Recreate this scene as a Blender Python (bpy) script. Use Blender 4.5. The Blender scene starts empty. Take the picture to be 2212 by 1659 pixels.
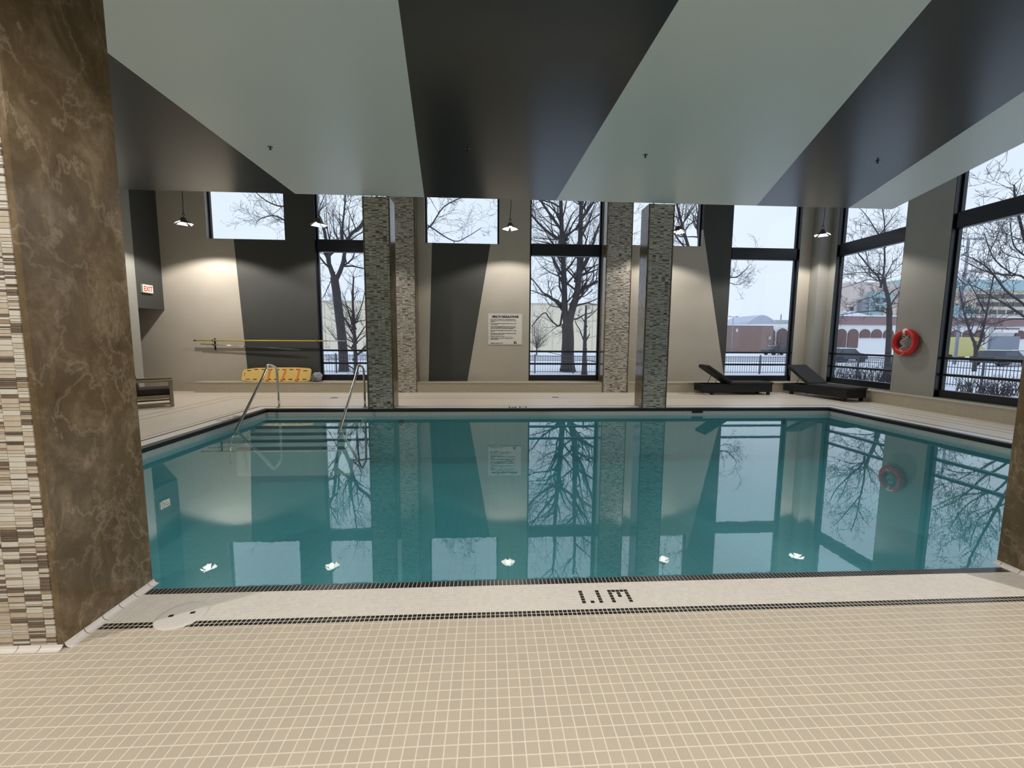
import bpy, bmesh, math, random
from mathutils import Vector, Matrix
rnd = random.Random(7)
SC = bpy.context.scene
COL = SC.collection
PI = math.pi

# ------------------------------------------------------------------ camera
cam_d = bpy.data.cameras.new('camera')
cam = bpy.data.objects.new('camera', cam_d)
COL.objects.link(cam)
cam_d.sensor_fit = 'HORIZONTAL'
cam_d.sensor_width = 36.0
cam_d.lens = 912.0 / 2212.0 * 36.0
cam_d.clip_start = 0.05
cam_d.clip_end = 1500
YAW, PITCH, ROLL = 0.05706513, -0.10358937, -0.00675444
_f = Vector((math.sin(YAW)*math.cos(PITCH), math.cos(YAW)*math.cos(PITCH), math.sin(PITCH)))
_r = Vector((math.cos(YAW), -math.sin(YAW), 0))
_u = _r.cross(_f)
_r2 = _r*math.cos(ROLL) - _u*math.sin(ROLL)
_u2 = _u*math.cos(ROLL) + _r*math.sin(ROLL)
M = Matrix(((_r2.x, _u2.x, -_f.x, 0), (_r2.y, _u2.y, -_f.y, 0), (_r2.z, _u2.z, -_f.z, 1.55), (0, 0, 0, 1)))
cam.matrix_world = M
SC.camera = cam

# ------------------------------------------------------------------ world, exposure
SC.view_settings.view_transform = 'Standard'
SC.view_settings.look = 'None'
SC.view_settings.gamma = 1.0
SC.view_settings.exposure = 0.0
SC.view_settings.use_curve_mapping = False
SC.cycles.use_denoising = True
SC.cycles.max_bounces = 8
SC.cycles.diffuse_bounces = 5
SC.cycles.glossy_bounces = 4
SC.cycles.transparent_max_bounces = 12
SC.cycles.transmission_bounces = 4
SC.cycles.sample_clamp_indirect = 6
SC.cycles.caustics_reflective = False
SC.cycles.caustics_refractive = False

W = bpy.data.worlds.new('overcast_sky')
SC.world = W
W.use_nodes = True
nt = W.node_tree
nt.nodes.clear()
out = nt.nodes.new('ShaderNodeOutputWorld')
bg = nt.nodes.new('ShaderNodeBackground')
tc = nt.nodes.new('ShaderNodeTexCoord')
nz = nt.nodes.new('ShaderNodeTexNoise')
nz.inputs['Scale'].default_value = 2.2
nz.inputs['Detail'].default_value = 3
rp = nt.nodes.new('ShaderNodeValToRGB')
rp.color_ramp.elements[0].position = 0.3
rp.color_ramp.elements[0].color = (0.64, 0.72, 0.86, 1)
rp.color_ramp.elements[1].position = 0.7
rp.color_ramp.elements[1].color = (0.72, 0.80, 0.90, 1)
nt.links.new(tc.outputs['Generated'], nz.inputs['Vector'])
nt.links.new(nz.outputs['Fac'], rp.inputs['Fac'])
nt.links.new(rp.outputs['Color'], bg.inputs['Color'])
bg.inputs['Strength'].default_value = 1.24
nt.links.new(bg.outputs['Background'], out.inputs['Surface'])

# lamps: ten pendant fixtures hang over the decks; their light is set here
LAMP_SPOTS = [(-7.69, 11.5, 4.42), (-4.36, 11.5, 4.46), (0.58, 11.5, 4.47), (5.12, 11.5, 4.48), (9.2, 11.5, 4.48)]
NEAR_SPOTS = [(-5.0, 0.35, 4.05), (0.4, 0.35, 4.05), (5.1, 0.35, 4.05)]
LAMP_WATTS = 275.0
NEAR_WATTS = 345.0
LAMP_COLOR = (1.0, 0.94, 0.86)

def lamp_light(p, watts, cone=138):
    d = bpy.data.lights.new('pendant_light', 'SPOT')
    d.energy = watts
    d.color = LAMP_COLOR
    d.spot_size = math.radians(cone)
    d.spot_blend = 0.25
    d.shadow_soft_size = 0.05
    o = bpy.data.objects.new('pendant_light', d)
    COL.objects.link(o)
    o.location = (p[0], p[1], p[2] - 0.02)
    return o
for p, k in zip(LAMP_SPOTS, (1.0, 0.62, 0.56, 0.56, 0.62)): lamp_light(p, LAMP_WATTS*k)
for p in NEAR_SPOTS: lamp_light(p, NEAR_WATTS, 148)

# ------------------------------------------------------------------ materials
MATS = {}
def nodes_of(m): return m.node_tree.nodes, m.node_tree.links
def mat(name, color, rough=0.6, metal=0.0, noise=0.0, nscale=8.0, bump=0.0, bscale=60.0, spec=0.5, emit=None, estr=0.0, coat=0.0):
    if name in MATS: return MATS[name]
    m = bpy.data.materials.new(name); m.use_nodes = True
    N, L = nodes_of(m)
    b = N['Principled BSDF']
    b.inputs['Base Color'].default_value = (*color, 1)
    b.inputs['Roughness'].default_value = rough
    b.inputs['Metallic'].default_value = metal
    b.inputs['Specular IOR Level'].default_value = spec
    b.inputs['Coat Weight'].default_value = coat
    t = N.new('ShaderNodeTexCoord')
    if noise > 0:
        n = N.new('ShaderNodeTexNoise'); n.inputs['Scale'].default_value = nscale; n.inputs['Detail'].default_value = 5
        L.new(t.outputs['Object'], n.inputs['Vector'])
        mx = N.new('ShaderNodeMix'); mx.data_type = 'RGBA'
        mx.inputs[6].default_value = (*[max(0, c*(1-noise)) for c in color], 1)
        mx.inputs[7].default_value = (*[min(1, c*(1+noise)) for c in color], 1)
        L.new(n.outputs['Fac'], mx.inputs[0]); L.new(mx.outputs[2], b.inputs['Base Color'])
    if bump > 0:
        n = N.new('ShaderNodeTexNoise'); n.inputs['Scale'].default_value = bscale; n.inputs['Detail'].default_value = 3
        L.new(t.outputs['Object'], n.inputs['Vector'])
        bp = N.new('ShaderNodeBump'); bp.inputs['Strength'].default_value = bump; bp.inputs['Distance'].default_value = 0.01
        L.new(n.outputs['Fac'], bp.inputs['Height']); L.new(bp.outputs['Normal'], b.inputs['Normal'])
    if emit:
        b.inputs['Emission Color'].default_value = (*emit, 1); b.inputs['Emission Strength'].default_value = estr
    MATS[name] = m
    return m

def tile_mat(name, color, pitch, rough=0.4, var=0.06, grout=None, ox=0.0, oy=0.0, gw=0.05, axes=(0, 1)):
    """far or flush tiling: real-world grid in object space with grout lines and bump"""
    m = bpy.data.materials.new(name); m.use_nodes = True
    N, L = nodes_of(m); b = N['Principled BSDF']; b.inputs['Roughness'].default_value = rough
    t = N.new('ShaderNodeTexCoord'); s = N.new('ShaderNodeSeparateXYZ'); L.new(t.outputs['Object'], s.inputs[0])
    masks = []; cells = []
    for k, (ax, off) in enumerate(((axes[0], ox), (axes[1], oy))):
        a = N.new('ShaderNodeMath'); a.operation = 'SUBTRACT'; L.new(s.outputs[ax], a.inputs[0]); a.inputs[1].default_value = off
        d = N.new('ShaderNodeMath'); d.operation = 'DIVIDE'; L.new(a.outputs[0], d.inputs[0]); d.inputs[1].default_value = pitch
        fr = N.new('ShaderNodeMath'); fr.operation = 'FRACT'; L.new(d.outputs[0], fr.inputs[0])
        fl = N.new('ShaderNodeMath'); fl.operation = 'FLOOR'; L.new(d.outputs[0], fl.inputs[0]); cells.append(fl)
        c = N.new('ShaderNodeMath'); c.operation = 'COMPARE'; L.new(fr.outputs[0], c.inputs[0]); c.inputs[1].default_value = 0.0; c.inputs[2].default_value = gw
        masks.append(c)
    mx = N.new('ShaderNodeMath'); mx.operation = 'MAXIMUM'; L.new(masks[0].outputs[0], mx.inputs[0]); L.new(masks[1].outputs[0], mx.inputs[1])
    cv = N.new('ShaderNodeCombineXYZ'); L.new(cells[0].outputs[0], cv.inputs[0]); L.new(cells[1].outputs[0], cv.inputs[1])
    wn = N.new('ShaderNodeTexWhiteNoise'); L.new(cv.outputs[0], wn.inputs['Vector'])
    c1 = N.new('ShaderNodeMix'); c1.data_type = 'RGBA'
    c1.inputs[6].default_value = (*[c*(1-var) for c in color], 1); c1.inputs[7].default_value = (*[min(1, c*(1+var)) for c in color], 1)
    L.new(wn.outputs['Value'], c1.inputs[0])
    c2 = N.new('ShaderNodeMix'); c2.data_type = 'RGBA'; L.new(mx.outputs[0], c2.inputs[0]); L.new(c1.outputs[2], c2.inputs[6])
    c2.inputs[7].default_value = (*(grout or [min(1, c*1.15) for c in color]), 1)
    L.new(c2.outputs[2], b.inputs['Base Color'])
    bp = N.new('ShaderNodeBump'); bp.invert = True; bp.inputs['Strength'].default_value = 0.3; bp.inputs['Distance'].default_value = 0.002
    L.new(mx.outputs[0], bp.inputs['Height']); L.new(bp.outputs['Normal'], b.inputs['Normal'])
    MATS[name] = m
    return m

def rand_tile_mat(name, color, var=0.07, rough=0.4, single=False, tint=(1.0, 0.99, 0.96), coat=0.0):
    m = bpy.data.materials.new(name); m.use_nodes = True
    N, L = nodes_of(m); b = N['Principled BSDF']; b.inputs['Roughness'].default_value = rough
    if coat: b.inputs['Coat Weight'].default_value = coat; b.inputs['Coat Roughness'].default_value = 0.15
    if single:
        g = N.new('ShaderNodeObjectInfo'); src = g.outputs['Random']
    else:
        g = N.new('ShaderNodeNewGeometry'); src = g.outputs['Random Per Island']
    mx = N.new('ShaderNodeMix'); mx.data_type = 'RGBA'; L.new(src, mx.inputs[0])
    mx.inputs[6].default_value = (*[c*(1-var) for c in color], 1)
    mx.inputs[7].default_value = (*[min(1, c*t*(1+var)) for c, t in zip(color, tint)], 1)
    t = N.new('ShaderNodeTexCoord')
    g2 = N.new('ShaderNodeNewGeometry')
    n = N.new('ShaderNodeTexNoise'); n.inputs['Scale'].default_value = 350; n.inputs['Detail'].default_value = 2
    L.new(g2.outputs['Position'], n.inputs['Vector'])
    m2 = N.new('ShaderNodeMix'); m2.data_type = 'RGBA'; m2.blend_type = 'MULTIPLY'; m2.inputs[0].default_value = 0.25
    L.new(mx.outputs[2], m2.inputs[6]); L.new(n.outputs['Fac'], m2.inputs[7]); L.new(m2.outputs[2], b.inputs['Base Color'])
    MATS[name] = m
    return m

def marble_mat():
    m = bpy.data.materials.new('brown_marble'); m.use_nodes = True
    N, L = nodes_of(m); b = N['Principled BSDF']
    b.inputs['Roughness'].default_value = 0.16
    t = N.new('ShaderNodeTexCoord'); mp = N.new('ShaderNodeMapping')
    mp.inputs['Rotation'].default_value = (0.7, 0.2, 0.3); mp.inputs['Scale'].default_value = (1.6, 1.2, 0.8)
    L.new(t.outputs['Object'], mp.inputs[0])
    n1 = N.new('ShaderNodeTexNoise'); n1.inputs['Scale'].default_value = 4.2; n1.inputs['Detail'].default_value = 12; n1.inputs['Roughness'].default_value = 0.75; n1.inputs['Distortion'].default_value = 0.5
    L.new(mp.outputs[0], n1.inputs['Vector'])
    r1 = N.new('ShaderNodeValToRGB'); e = r1.color_ramp.elements
    e[0].position = 0.30; e[0].color = (0.085, 0.055, 0.026, 1); e[1].position = 0.70; e[1].color = (0.27, 0.20, 0.125, 1)
    q = r1.color_ramp.elements.new(0.5); q.color = (0.140, 0.098, 0.052, 1)
    L.new(n1.outputs['Fac'], r1.inputs['Fac'])
    # pale veins: thin contours of a warped noise
    n2 = N.new('ShaderNodeTexNoise'); n2.inputs['Scale'].default_value = 2.6; n2.inputs['Detail'].default_value = 14; n2.inputs['Roughness'].default_value = 0.62; n2.inputs['Distortion'].default_value = 0.35
    L.new(mp.outputs[0], n2.inputs['Vector'])
    c = N.new('ShaderNodeMath'); c.operation = 'SUBTRACT'; L.new(n2.outputs['Fac'], c.inputs[0]); c.inputs[1].default_value = 0.5
    a = N.new('ShaderNodeMath'); a.operation = 'ABSOLUTE'; L.new(c.outputs[0], a.inputs[0])
    r2 = N.new('ShaderNodeValToRGB'); r2.color_ramp.elements[0].position = 0.0; r2.color_ramp.elements[0].color = (0.36, 0.36, 0.36, 1)
    r2.color_ramp.elements[1].position = 0.02; r2.color_ramp.elements[1].color = (0, 0, 0, 1)
    L.new(a.outputs[0], r2.inputs['Fac'])
    n3 = N.new('ShaderNodeTexNoise'); n3.inputs['Scale'].default_value = 5; n3.inputs['Detail'].default_value = 4; L.new(mp.outputs[0], n3.inputs['Vector'])
    mm = N.new('ShaderNodeMath'); mm.operation = 'MULTIPLY'; L.new(r2.outputs['Color'], mm.inputs[0]); L.new(n3.outputs['Fac'], mm.inputs[1])
    mx = N.new('ShaderNodeMix'); mx.data_type = 'RGBA'; L.new(mm.outputs[0], mx.inputs[0]); L.new(r1.outputs['Color'], mx.inputs[6]); mx.inputs[7].default_value = (0.62, 0.52, 0.40, 1)
    L.new(mx.outputs[2], b.inputs['Base Color'])
    MATS['marble'] = m
    return m

def paint_mat(name, lines, beige, dark, base_scale=0.9):
    """lines: list of (x0, slope, z0, x1, slope1, z1): grey between two slanted straight edges (paint design on the wall)"""
    m = bpy.data.materials.new(name); m.use_nodes = True
    N, L = nodes_of(m); b = N['Principled BSDF']; b.inputs['Roughness'].default_value = 0.7
    t = N.new('ShaderNodeTexCoord'); s = N.new('ShaderNodeSeparateXYZ'); L.new(t.outputs['Object'], s.inputs[0])
    def edge(x0, sl, z0, greater):
        a = N.new('ShaderNodeMath'); a.operation = 'SUBTRACT'; L.new(s.outputs[2], a.inputs[0]); a.inputs[1].default_value = z0
        ml = N.new('ShaderNodeMath'); ml.operation = 'MULTIPLY_ADD'; L.new(a.outputs[0], ml.inputs[0]); ml.inputs[1].default_value = sl; ml.inputs[2].default_value = x0
        g = N.new('ShaderNodeMath'); g.operation = 'GREATER_THAN' if greater else 'LESS_THAN'
        L.new(s.outputs[0], g.inputs[0]); L.new(ml.outputs[0], g.inputs[1]); return g
    acc = None
    for l in lines:
        g1 = edge(l[0], l[1], l[2], True); g2 = edge(l[3], l[4], l[5], False)
        mu = N.new('ShaderNodeMath'); mu.operation = 'MULTIPLY'; L.new(g1.outputs[0], mu.inputs[0]); L.new(g2.outputs[0], mu.inputs[1])
        if acc is None: acc = mu
        else:
            ad = N.new('ShaderNodeMath'); ad.operation = 'MAXIMUM'; L.new(acc.outputs[0], ad.inputs[0]); L.new(mu.outputs[0], ad.inputs[1]); acc = ad
    mx = N.new('ShaderNodeMix'); mx.data_type = 'RGBA'
    mx.inputs[6].default_value = (*beige, 1); mx.inputs[7].default_value = (*dark, 1)
    if acc: L.new(acc.outputs[0], mx.inputs[0])
    else: mx.inputs[0].default_value = 0
    n = N.new('ShaderNodeTexNoise'); n.inputs['Scale'].default_value = base_scale; n.inputs['Detail'].default_value = 4; L.new(t.outputs['Object'], n.inputs['Vector'])
    r = N.new('ShaderNodeMapRange'); r.inputs[3].default_value = 0.9; r.inputs[4].default_value = 1.24; L.new(n.outputs['Fac'], r.inputs[0])
    m2 = N.new('ShaderNodeMix'); m2.data_type = 'RGBA'; m2.blend_type = 'MULTIPLY'; m2.inputs[0].default_value = 1
    L.new(mx.outputs[2], m2.inputs[6]); L.new(r.outputs[0], m2.inputs[7]); L.new(m2.outputs[2], b.inputs['Base Color'])
    nb = N.new('ShaderNodeTexNoise'); nb.inputs['Scale'].default_value = 90; L.new(t.outputs['Object'], nb.inputs['Vector'])
    bp = N.new('ShaderNodeBump'); bp.inputs['Strength'].default_value = 0.15; bp.inputs['Distance'].default_value = 0.004
    L.new(nb.outputs['Fac'], bp.inputs['Height']); L.new(bp.outputs['Normal'], b.inputs['Normal'])
    MATS[name] = m
    return m

def glass_mat():
    m = bpy.data.materials.new('window_glass'); m.use_nodes = True
    N, L = nodes_of(m); N.clear()
    o = N.new('ShaderNodeOutputMaterial'); tr = N.new('ShaderNodeBsdfTransparent'); gl = N.new('ShaderNodeBsdfGlossy'); fr = N.new('ShaderNodeFresnel'); mx = N.new('ShaderNodeMixShader')
    tr.inputs['Color'].default_value = (0.95, 0.975, 0.98, 1); gl.inputs['Roughness'].default_value = 0.0; fr.inputs['IOR'].default_value = 1.35
    L.new(fr.outputs[0], mx.inputs[0]); L.new(tr.outputs[0], mx.inputs[1]); L.new(gl.outputs[0], mx.inputs[2]); L.new(mx.outputs[0], o.inputs[0])
    MATS['glass'] = m
    return m

def water_mat():
    m = bpy.data.materials.new('pool_water'); m.use_nodes = True
    N, L = nodes_of(m); N.clear()
    o = N.new('ShaderNodeOutputMaterial'); tr = N.new('ShaderNodeBsdfTransparent'); df = N.new('ShaderNodeBsdfDiffuse'); gl = N.new('ShaderNodeBsdfGlossy'); fr = N.new('ShaderNodeFresnel')
    tr.inputs['Color'].default_value = (0.72, 0.90, 0.91, 1); df.inputs['Color'].default_value = (0.17, 0.52, 0.58, 1)
    gl.inputs['Color'].default_value = (0.92, 0.98, 1.0, 1); gl.inputs['Roughness'].default_value = 0.004; fr.inputs['IOR'].default_value = 2.05
    m1 = N.new('ShaderNodeMixShader'); m1.inputs[0].default_value = 0.22; L.new(tr.outputs[0], m1.inputs[1]); L.new(df.outputs[0], m1.inputs[2])
    ge = N.new('ShaderNodeNewGeometry'); iv = N.new('ShaderNodeMath'); iv.operation = 'SUBTRACT'; iv.inputs[0].default_value = 1.0; L.new(ge.outputs['Backfacing'], iv.inputs[1])
    mu = N.new('ShaderNodeMath'); mu.operation = 'MULTIPLY'; L.new(fr.outputs[0], mu.inputs[0]); L.new(iv.outputs[0], mu.inputs[1])
    m2 = N.new('ShaderNodeMixShader'); L.new(mu.outputs[0], m2.inputs[0]); L.new(m1.outputs[0], m2.inputs[1]); L.new(gl.outputs[0], m2.inputs[2]); L.new(m2.outputs[0], o.inputs[0])
    t = N.new('ShaderNodeTexCoord'); n = N.new('ShaderNodeTexNoise'); n.inputs['Scale'].default_value = 14; n.inputs['Detail'].default_value = 2; L.new(t.outputs['Object'], n.inputs['Vector'])
    bp = N.new('ShaderNodeBump'); bp.inputs['Strength'].default_value = 0.02; bp.inputs['Distance'].default_value = 0.004
    L.new(n.outputs['Fac'], bp.inputs['Height']); L.new(bp.outputs['Normal'], fr.inputs['Normal']); L.new(bp.outputs['Normal'], gl.inputs['Normal'])
    MATS['water'] = m
    return m

P = 0.0518; S = 0.0259
BEIGE = (0.50, 0.46, 0.395); DARK = (0.060, 0.062, 0.058)
marble_mat(); glass_mat(); water_mat()
rand_tile_mat('deck_tile', (0.71, 0.625, 0.52), 0.035, 0.38)
rand_tile_mat('deck_tile_single', (0.71, 0.625, 0.52), 0.035, 0.38, single=True)
rand_tile_mat('pale_tile', (0.92, 0.88, 0.87), 0.05, 0.35)
rand_tile_mat('black_tile', (0.018, 0.014, 0.014), 0.3, 0.3)
mat('grout', (0.84, 0.79, 0.67), 0.8, noise=0.04)
tile_mat('far_deck', (0.80, 0.71, 0.60), P, 0.4, 0.04, (0.86, 0.79, 0.67), oy=0.003)
tile_mat('far_pale', (0.88, 0.85, 0.80), S, 0.35, 0.04)
tile_mat('bench_tile', (0.50, 0.45, 0.355), P, 0.5, 0.04, (0.54, 0.49, 0.40), axes=(0, 2))
tile_mat('bench_tile_side', (0.50, 0.45, 0.355), P, 0.5, 0.04, (0.54, 0.49, 0.40), axes=(1, 2))
tile_mat('bench_top', (0.56, 0.51, 0.41), P, 0.5, 0.04)
tile_mat('pool_tile', (0.60, 0.64, 0.62), S, 0.25, 0.05, axes=(0, 2))
tile_mat('pool_tile_side', (0.60, 0.64, 0.62), S, 0.25, 0.05, axes=(1, 2))
tile_mat('pool_floor', (0.060, 0.40, 0.46), 0.15, 0.3, 0.03, (0.042, 0.31, 0.36))
tile_mat('step_tile', (0.92, 0.92, 0.90), S*2, 0.25, 0.03, axes=(0, 1))
mat('black_coping', (0.012, 0.011, 0.012), 0.35)
mat('frame', (0.007, 0.009, 0.013), 0.35, noise=0.1)
mat('slot', (0.10, 0.075, 0.05), 0.6)
mat('steel', (0.62, 0.60, 0.57), 0.22, 1.0)
mat('step_edge', (0.004, 0.004, 0.004), 0.5)
mat('stone_white', (0.66, 0.65, 0.60), 0.4, noise=0.09, nscale=30)
mat('stone_cream', (0.56, 0.50, 0.42), 0.4, noise=0.12, nscale=30)
mat('stone_tan', (0.36, 0.285, 0.20), 0.45, noise=0.2, nscale=40)
mat('stone_brown', (0.17, 0.132, 0.105), 0.45, noise=0.25, nscale=40)
mat('mortar', (0.55, 0.52, 0.46), 0.8)
mat('ceiling_light', (0.80, 0.86, 0.84), 0.36, spec=0.5)
mat('ceiling_dark', (0.022, 0.032, 0.036), 0.25, spec=0.5)
mat('roof_white', (0.5, 0.5, 0.48), 0.7)
mat('wall_plain', BEIGE, 0.7, noise=0.05, nscale=1.5)
mat('wall_dark', DARK, 0.65, noise=0.05, nscale=1.5)

# ------------------------------------------------------------------ mesh helpers
class MB:
    def __init__(s): s.v = []; s.f = []; s.m = []; s.sm = []
    def quad(s, a, b, c, d, mi=0):
        k = len(s.v); s.v += [a, b, c, d]; s.f.append((k, k+1, k+2, k+3)); s.m.append(mi); s.sm.append(False)
    def poly(s, pts, mi=0):
        k = len(s.v); s.v += list(pts); s.f.append(tuple(range(k, k+len(pts)))); s.m.append(mi); s.sm.append(False)
    def box(s, x0, x1, y0, y1, z0, z1, mi=0):
        k = len(s.v)
        s.v += [(x0,y0,z0),(x1,y0,z0),(x1,y1,z0),(x0,y1,z0),(x0,y0,z1),(x1,y0,z1),(x1,y1,z1),(x0,y1,z1)]
        for q in ((0,3,2,1),(4,5,6,7),(0,1,5,4),(1,2,6,5),(2,3,7,6),(3,0,4,7)):
            s.f.append(tuple(k+i for i in q)); s.m.append(mi); s.sm.append(False)
    def obox(s, c, size, rot=0.0, tilt=0.0, mi=0, axis='X'):
        R = Matrix.Rotation(rot, 3, 'Z') @ Matrix.Rotation(tilt, 3, axis)
        k = len(s.v); hx, hy, hz = size[0]/2, size[1]/2, size[2]/2
        for z in (-hz, hz):
            for x, y in ((-hx,-hy),(hx,-hy),(hx,hy),(-hx,hy)):
                s.v.append(tuple(Vector(c) + R @ Vector((x, y, z))))
        for q in ((0,3,2,1),(4,5,6,7),(0,1,5,4),(1,2,6,5),(2,3,7,6),(3,0,4,7)):
            s.f.append(tuple(k+i for i in q)); s.m.append(mi); s.sm.append(False)
    def chip_z(s, x0, x1, y0, y1, z0, z1, c=0.0012, mi=0):
        """tile facing up: flat top, chamfered rim, four sides"""
        k = len(s.v)
        s.v += [(x0,y0,z0),(x1,y0,z0),(x1,y1,z0),(x0,y1,z0),(x0+c,y0+c,z1),(x1-c,y0+c,z1),(x1-c,y1-c,z1),(x0+c,y1-c,z1)]
        for q in ((4,5,6,7),(0,1,5,4),(1,2,6,5),(2,3,7,6),(3,0,4,7)):
            s.f.append(tuple(k+i for i in q)); s.m.append(mi); s.sm.append(False)
    def chip_y(s, x0, x1, z0, z1, y0, y1, c=0.001, mi=0):
        """stone facing -y (front at y0), back at y1"""
        k = len(s.v)
        s.v += [(x0,y1,z0),(x1,y1,z0),(x1,y1,z1),(x0,y1,z1),(x0+c,y0,z0+c),(x1-c,y0,z0+c),(x1-c,y0,z1-c),(x0+c,y0,z1-c)]
        for q in ((4,5,6,7),(0,1,5,4),(1,2,6,5),(2,3,7,6),(3,0,4,7)):
            s.f.append(tuple(k+i for i in q)); s.m.append(mi); s.sm.append(False)
    def tube(s, pts, rad, n=10, cap=True, mi=0, smooth=True):
        pts = [Vector(p) for p in pts]
        if not isinstance(rad, (list, tuple)): rad = [rad]*len(pts)
        k0 = len(s.v); up = None
        for i, p in enumerate(pts):
            t = (pts[min(i+1, len(pts)-1)] - pts[max(i-1, 0)])
            t = t.normalized() if t.length > 1e-9 else Vector((0, 0, 1))
            if up is None:
                up = Vector((0, 0, 1)) if abs(t.z) < 0.9 else Vector((1, 0, 0))
            a = up - t*up.dot(t)
            a = a.normalized() if a.length > 1e-6 else t.orthogonal().normalized()
            up = a; b = t.cross(a)
            for j in range(n):
                w = 2*PI*j/n
                s.v.append(tuple(p + (a*math.cos(w) + b*math.sin(w))*rad[i]))
        for i in range(len(pts)-1):
            for j in range(n):
                q = k0+i*n+j; q2 = k0+i*n+(j+1) % n
                s.f.append((q, q2, q2+n, q+n)); s.m.append(mi); s.sm.append(smooth)
        if cap:
            s.f.append(tuple(k0+j for j in reversed(range(n)))); s.m.append(mi); s.sm.append(False)
            e = k0+(len(pts)-1)*n
            s.f.append(tuple(e+j for j in range(n))); s.m.append(mi); s.sm.append(False)
    def lathe(s, prof, c=(0, 0, 0), n=24, mi=0, smooth=True):
        k0 = len(s.v)
        for r, z in prof:
            for j in range(n):
                w = 2*PI*j/n; s.v.append((c[0]+r*math.cos(w), c[1]+r*math.sin(w), c[2]+z))
        for i in range(len(prof)-1):
            for j in range(n):
                q = k0+i*n+j; q2 = k0+i*n+(j+1) % n
                s.f.append((q, q2, q2+n, q+n)); s.m.append(mi); s.sm.append(smooth)
    def build(s, name, mats, parent=None, bevel=0.0, seg=2, weld=False):
        me = bpy.data.meshes.new(name); me.from_pydata(s.v, [], s.f)
        if not isinstance(mats, (list, tuple)): mats = [mats]
        for m in mats: me.materials.append(MATS[m] if isinstance(m, str) else m)
        me.polygons.foreach_set('material_index', s.m)
        me.polygons.foreach_set('use_smooth', s.sm)
        me.update()
        o = bpy.data.objects.new(name, me); COL.objects.link(o)
        if parent: o.parent = parent
        if weld:
            md = o.modifiers.new('weld', 'WELD'); md.merge_threshold = 0.0005
        if bevel:
            md = o.modifiers.new('bevel', 'BEVEL'); md.width = bevel; md.segments = seg; md.limit_method = 'ANGLE'
        return o
def tag(o, label=None, cat=None, group=None, kind=None):
    if label: o['label'] = label
    if cat: o['category'] = cat
    if group: o['group'] = group
    if kind: o['kind'] = kind
    return o
def empty(name, loc=(0, 0, 0), rz=0.0):
    o = bpy.data.objects.new(name, None); COL.objects.link(o); o.location = loc; o.rotation_euler = (0, 0, rz); o.empty_display_size = 0.1
    return o
def struct(o): o['kind'] = 'structure'; return o
def stuff(o): o['kind'] = 'stuff'; return o
def link_copy(src_mesh, name, parent, loc):
    o = bpy.data.objects.new(name, src_mesh); COL.objects.link(o); o.parent = parent; o.location = loc; return o
def rect_tube(path, w, h): pass
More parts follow.
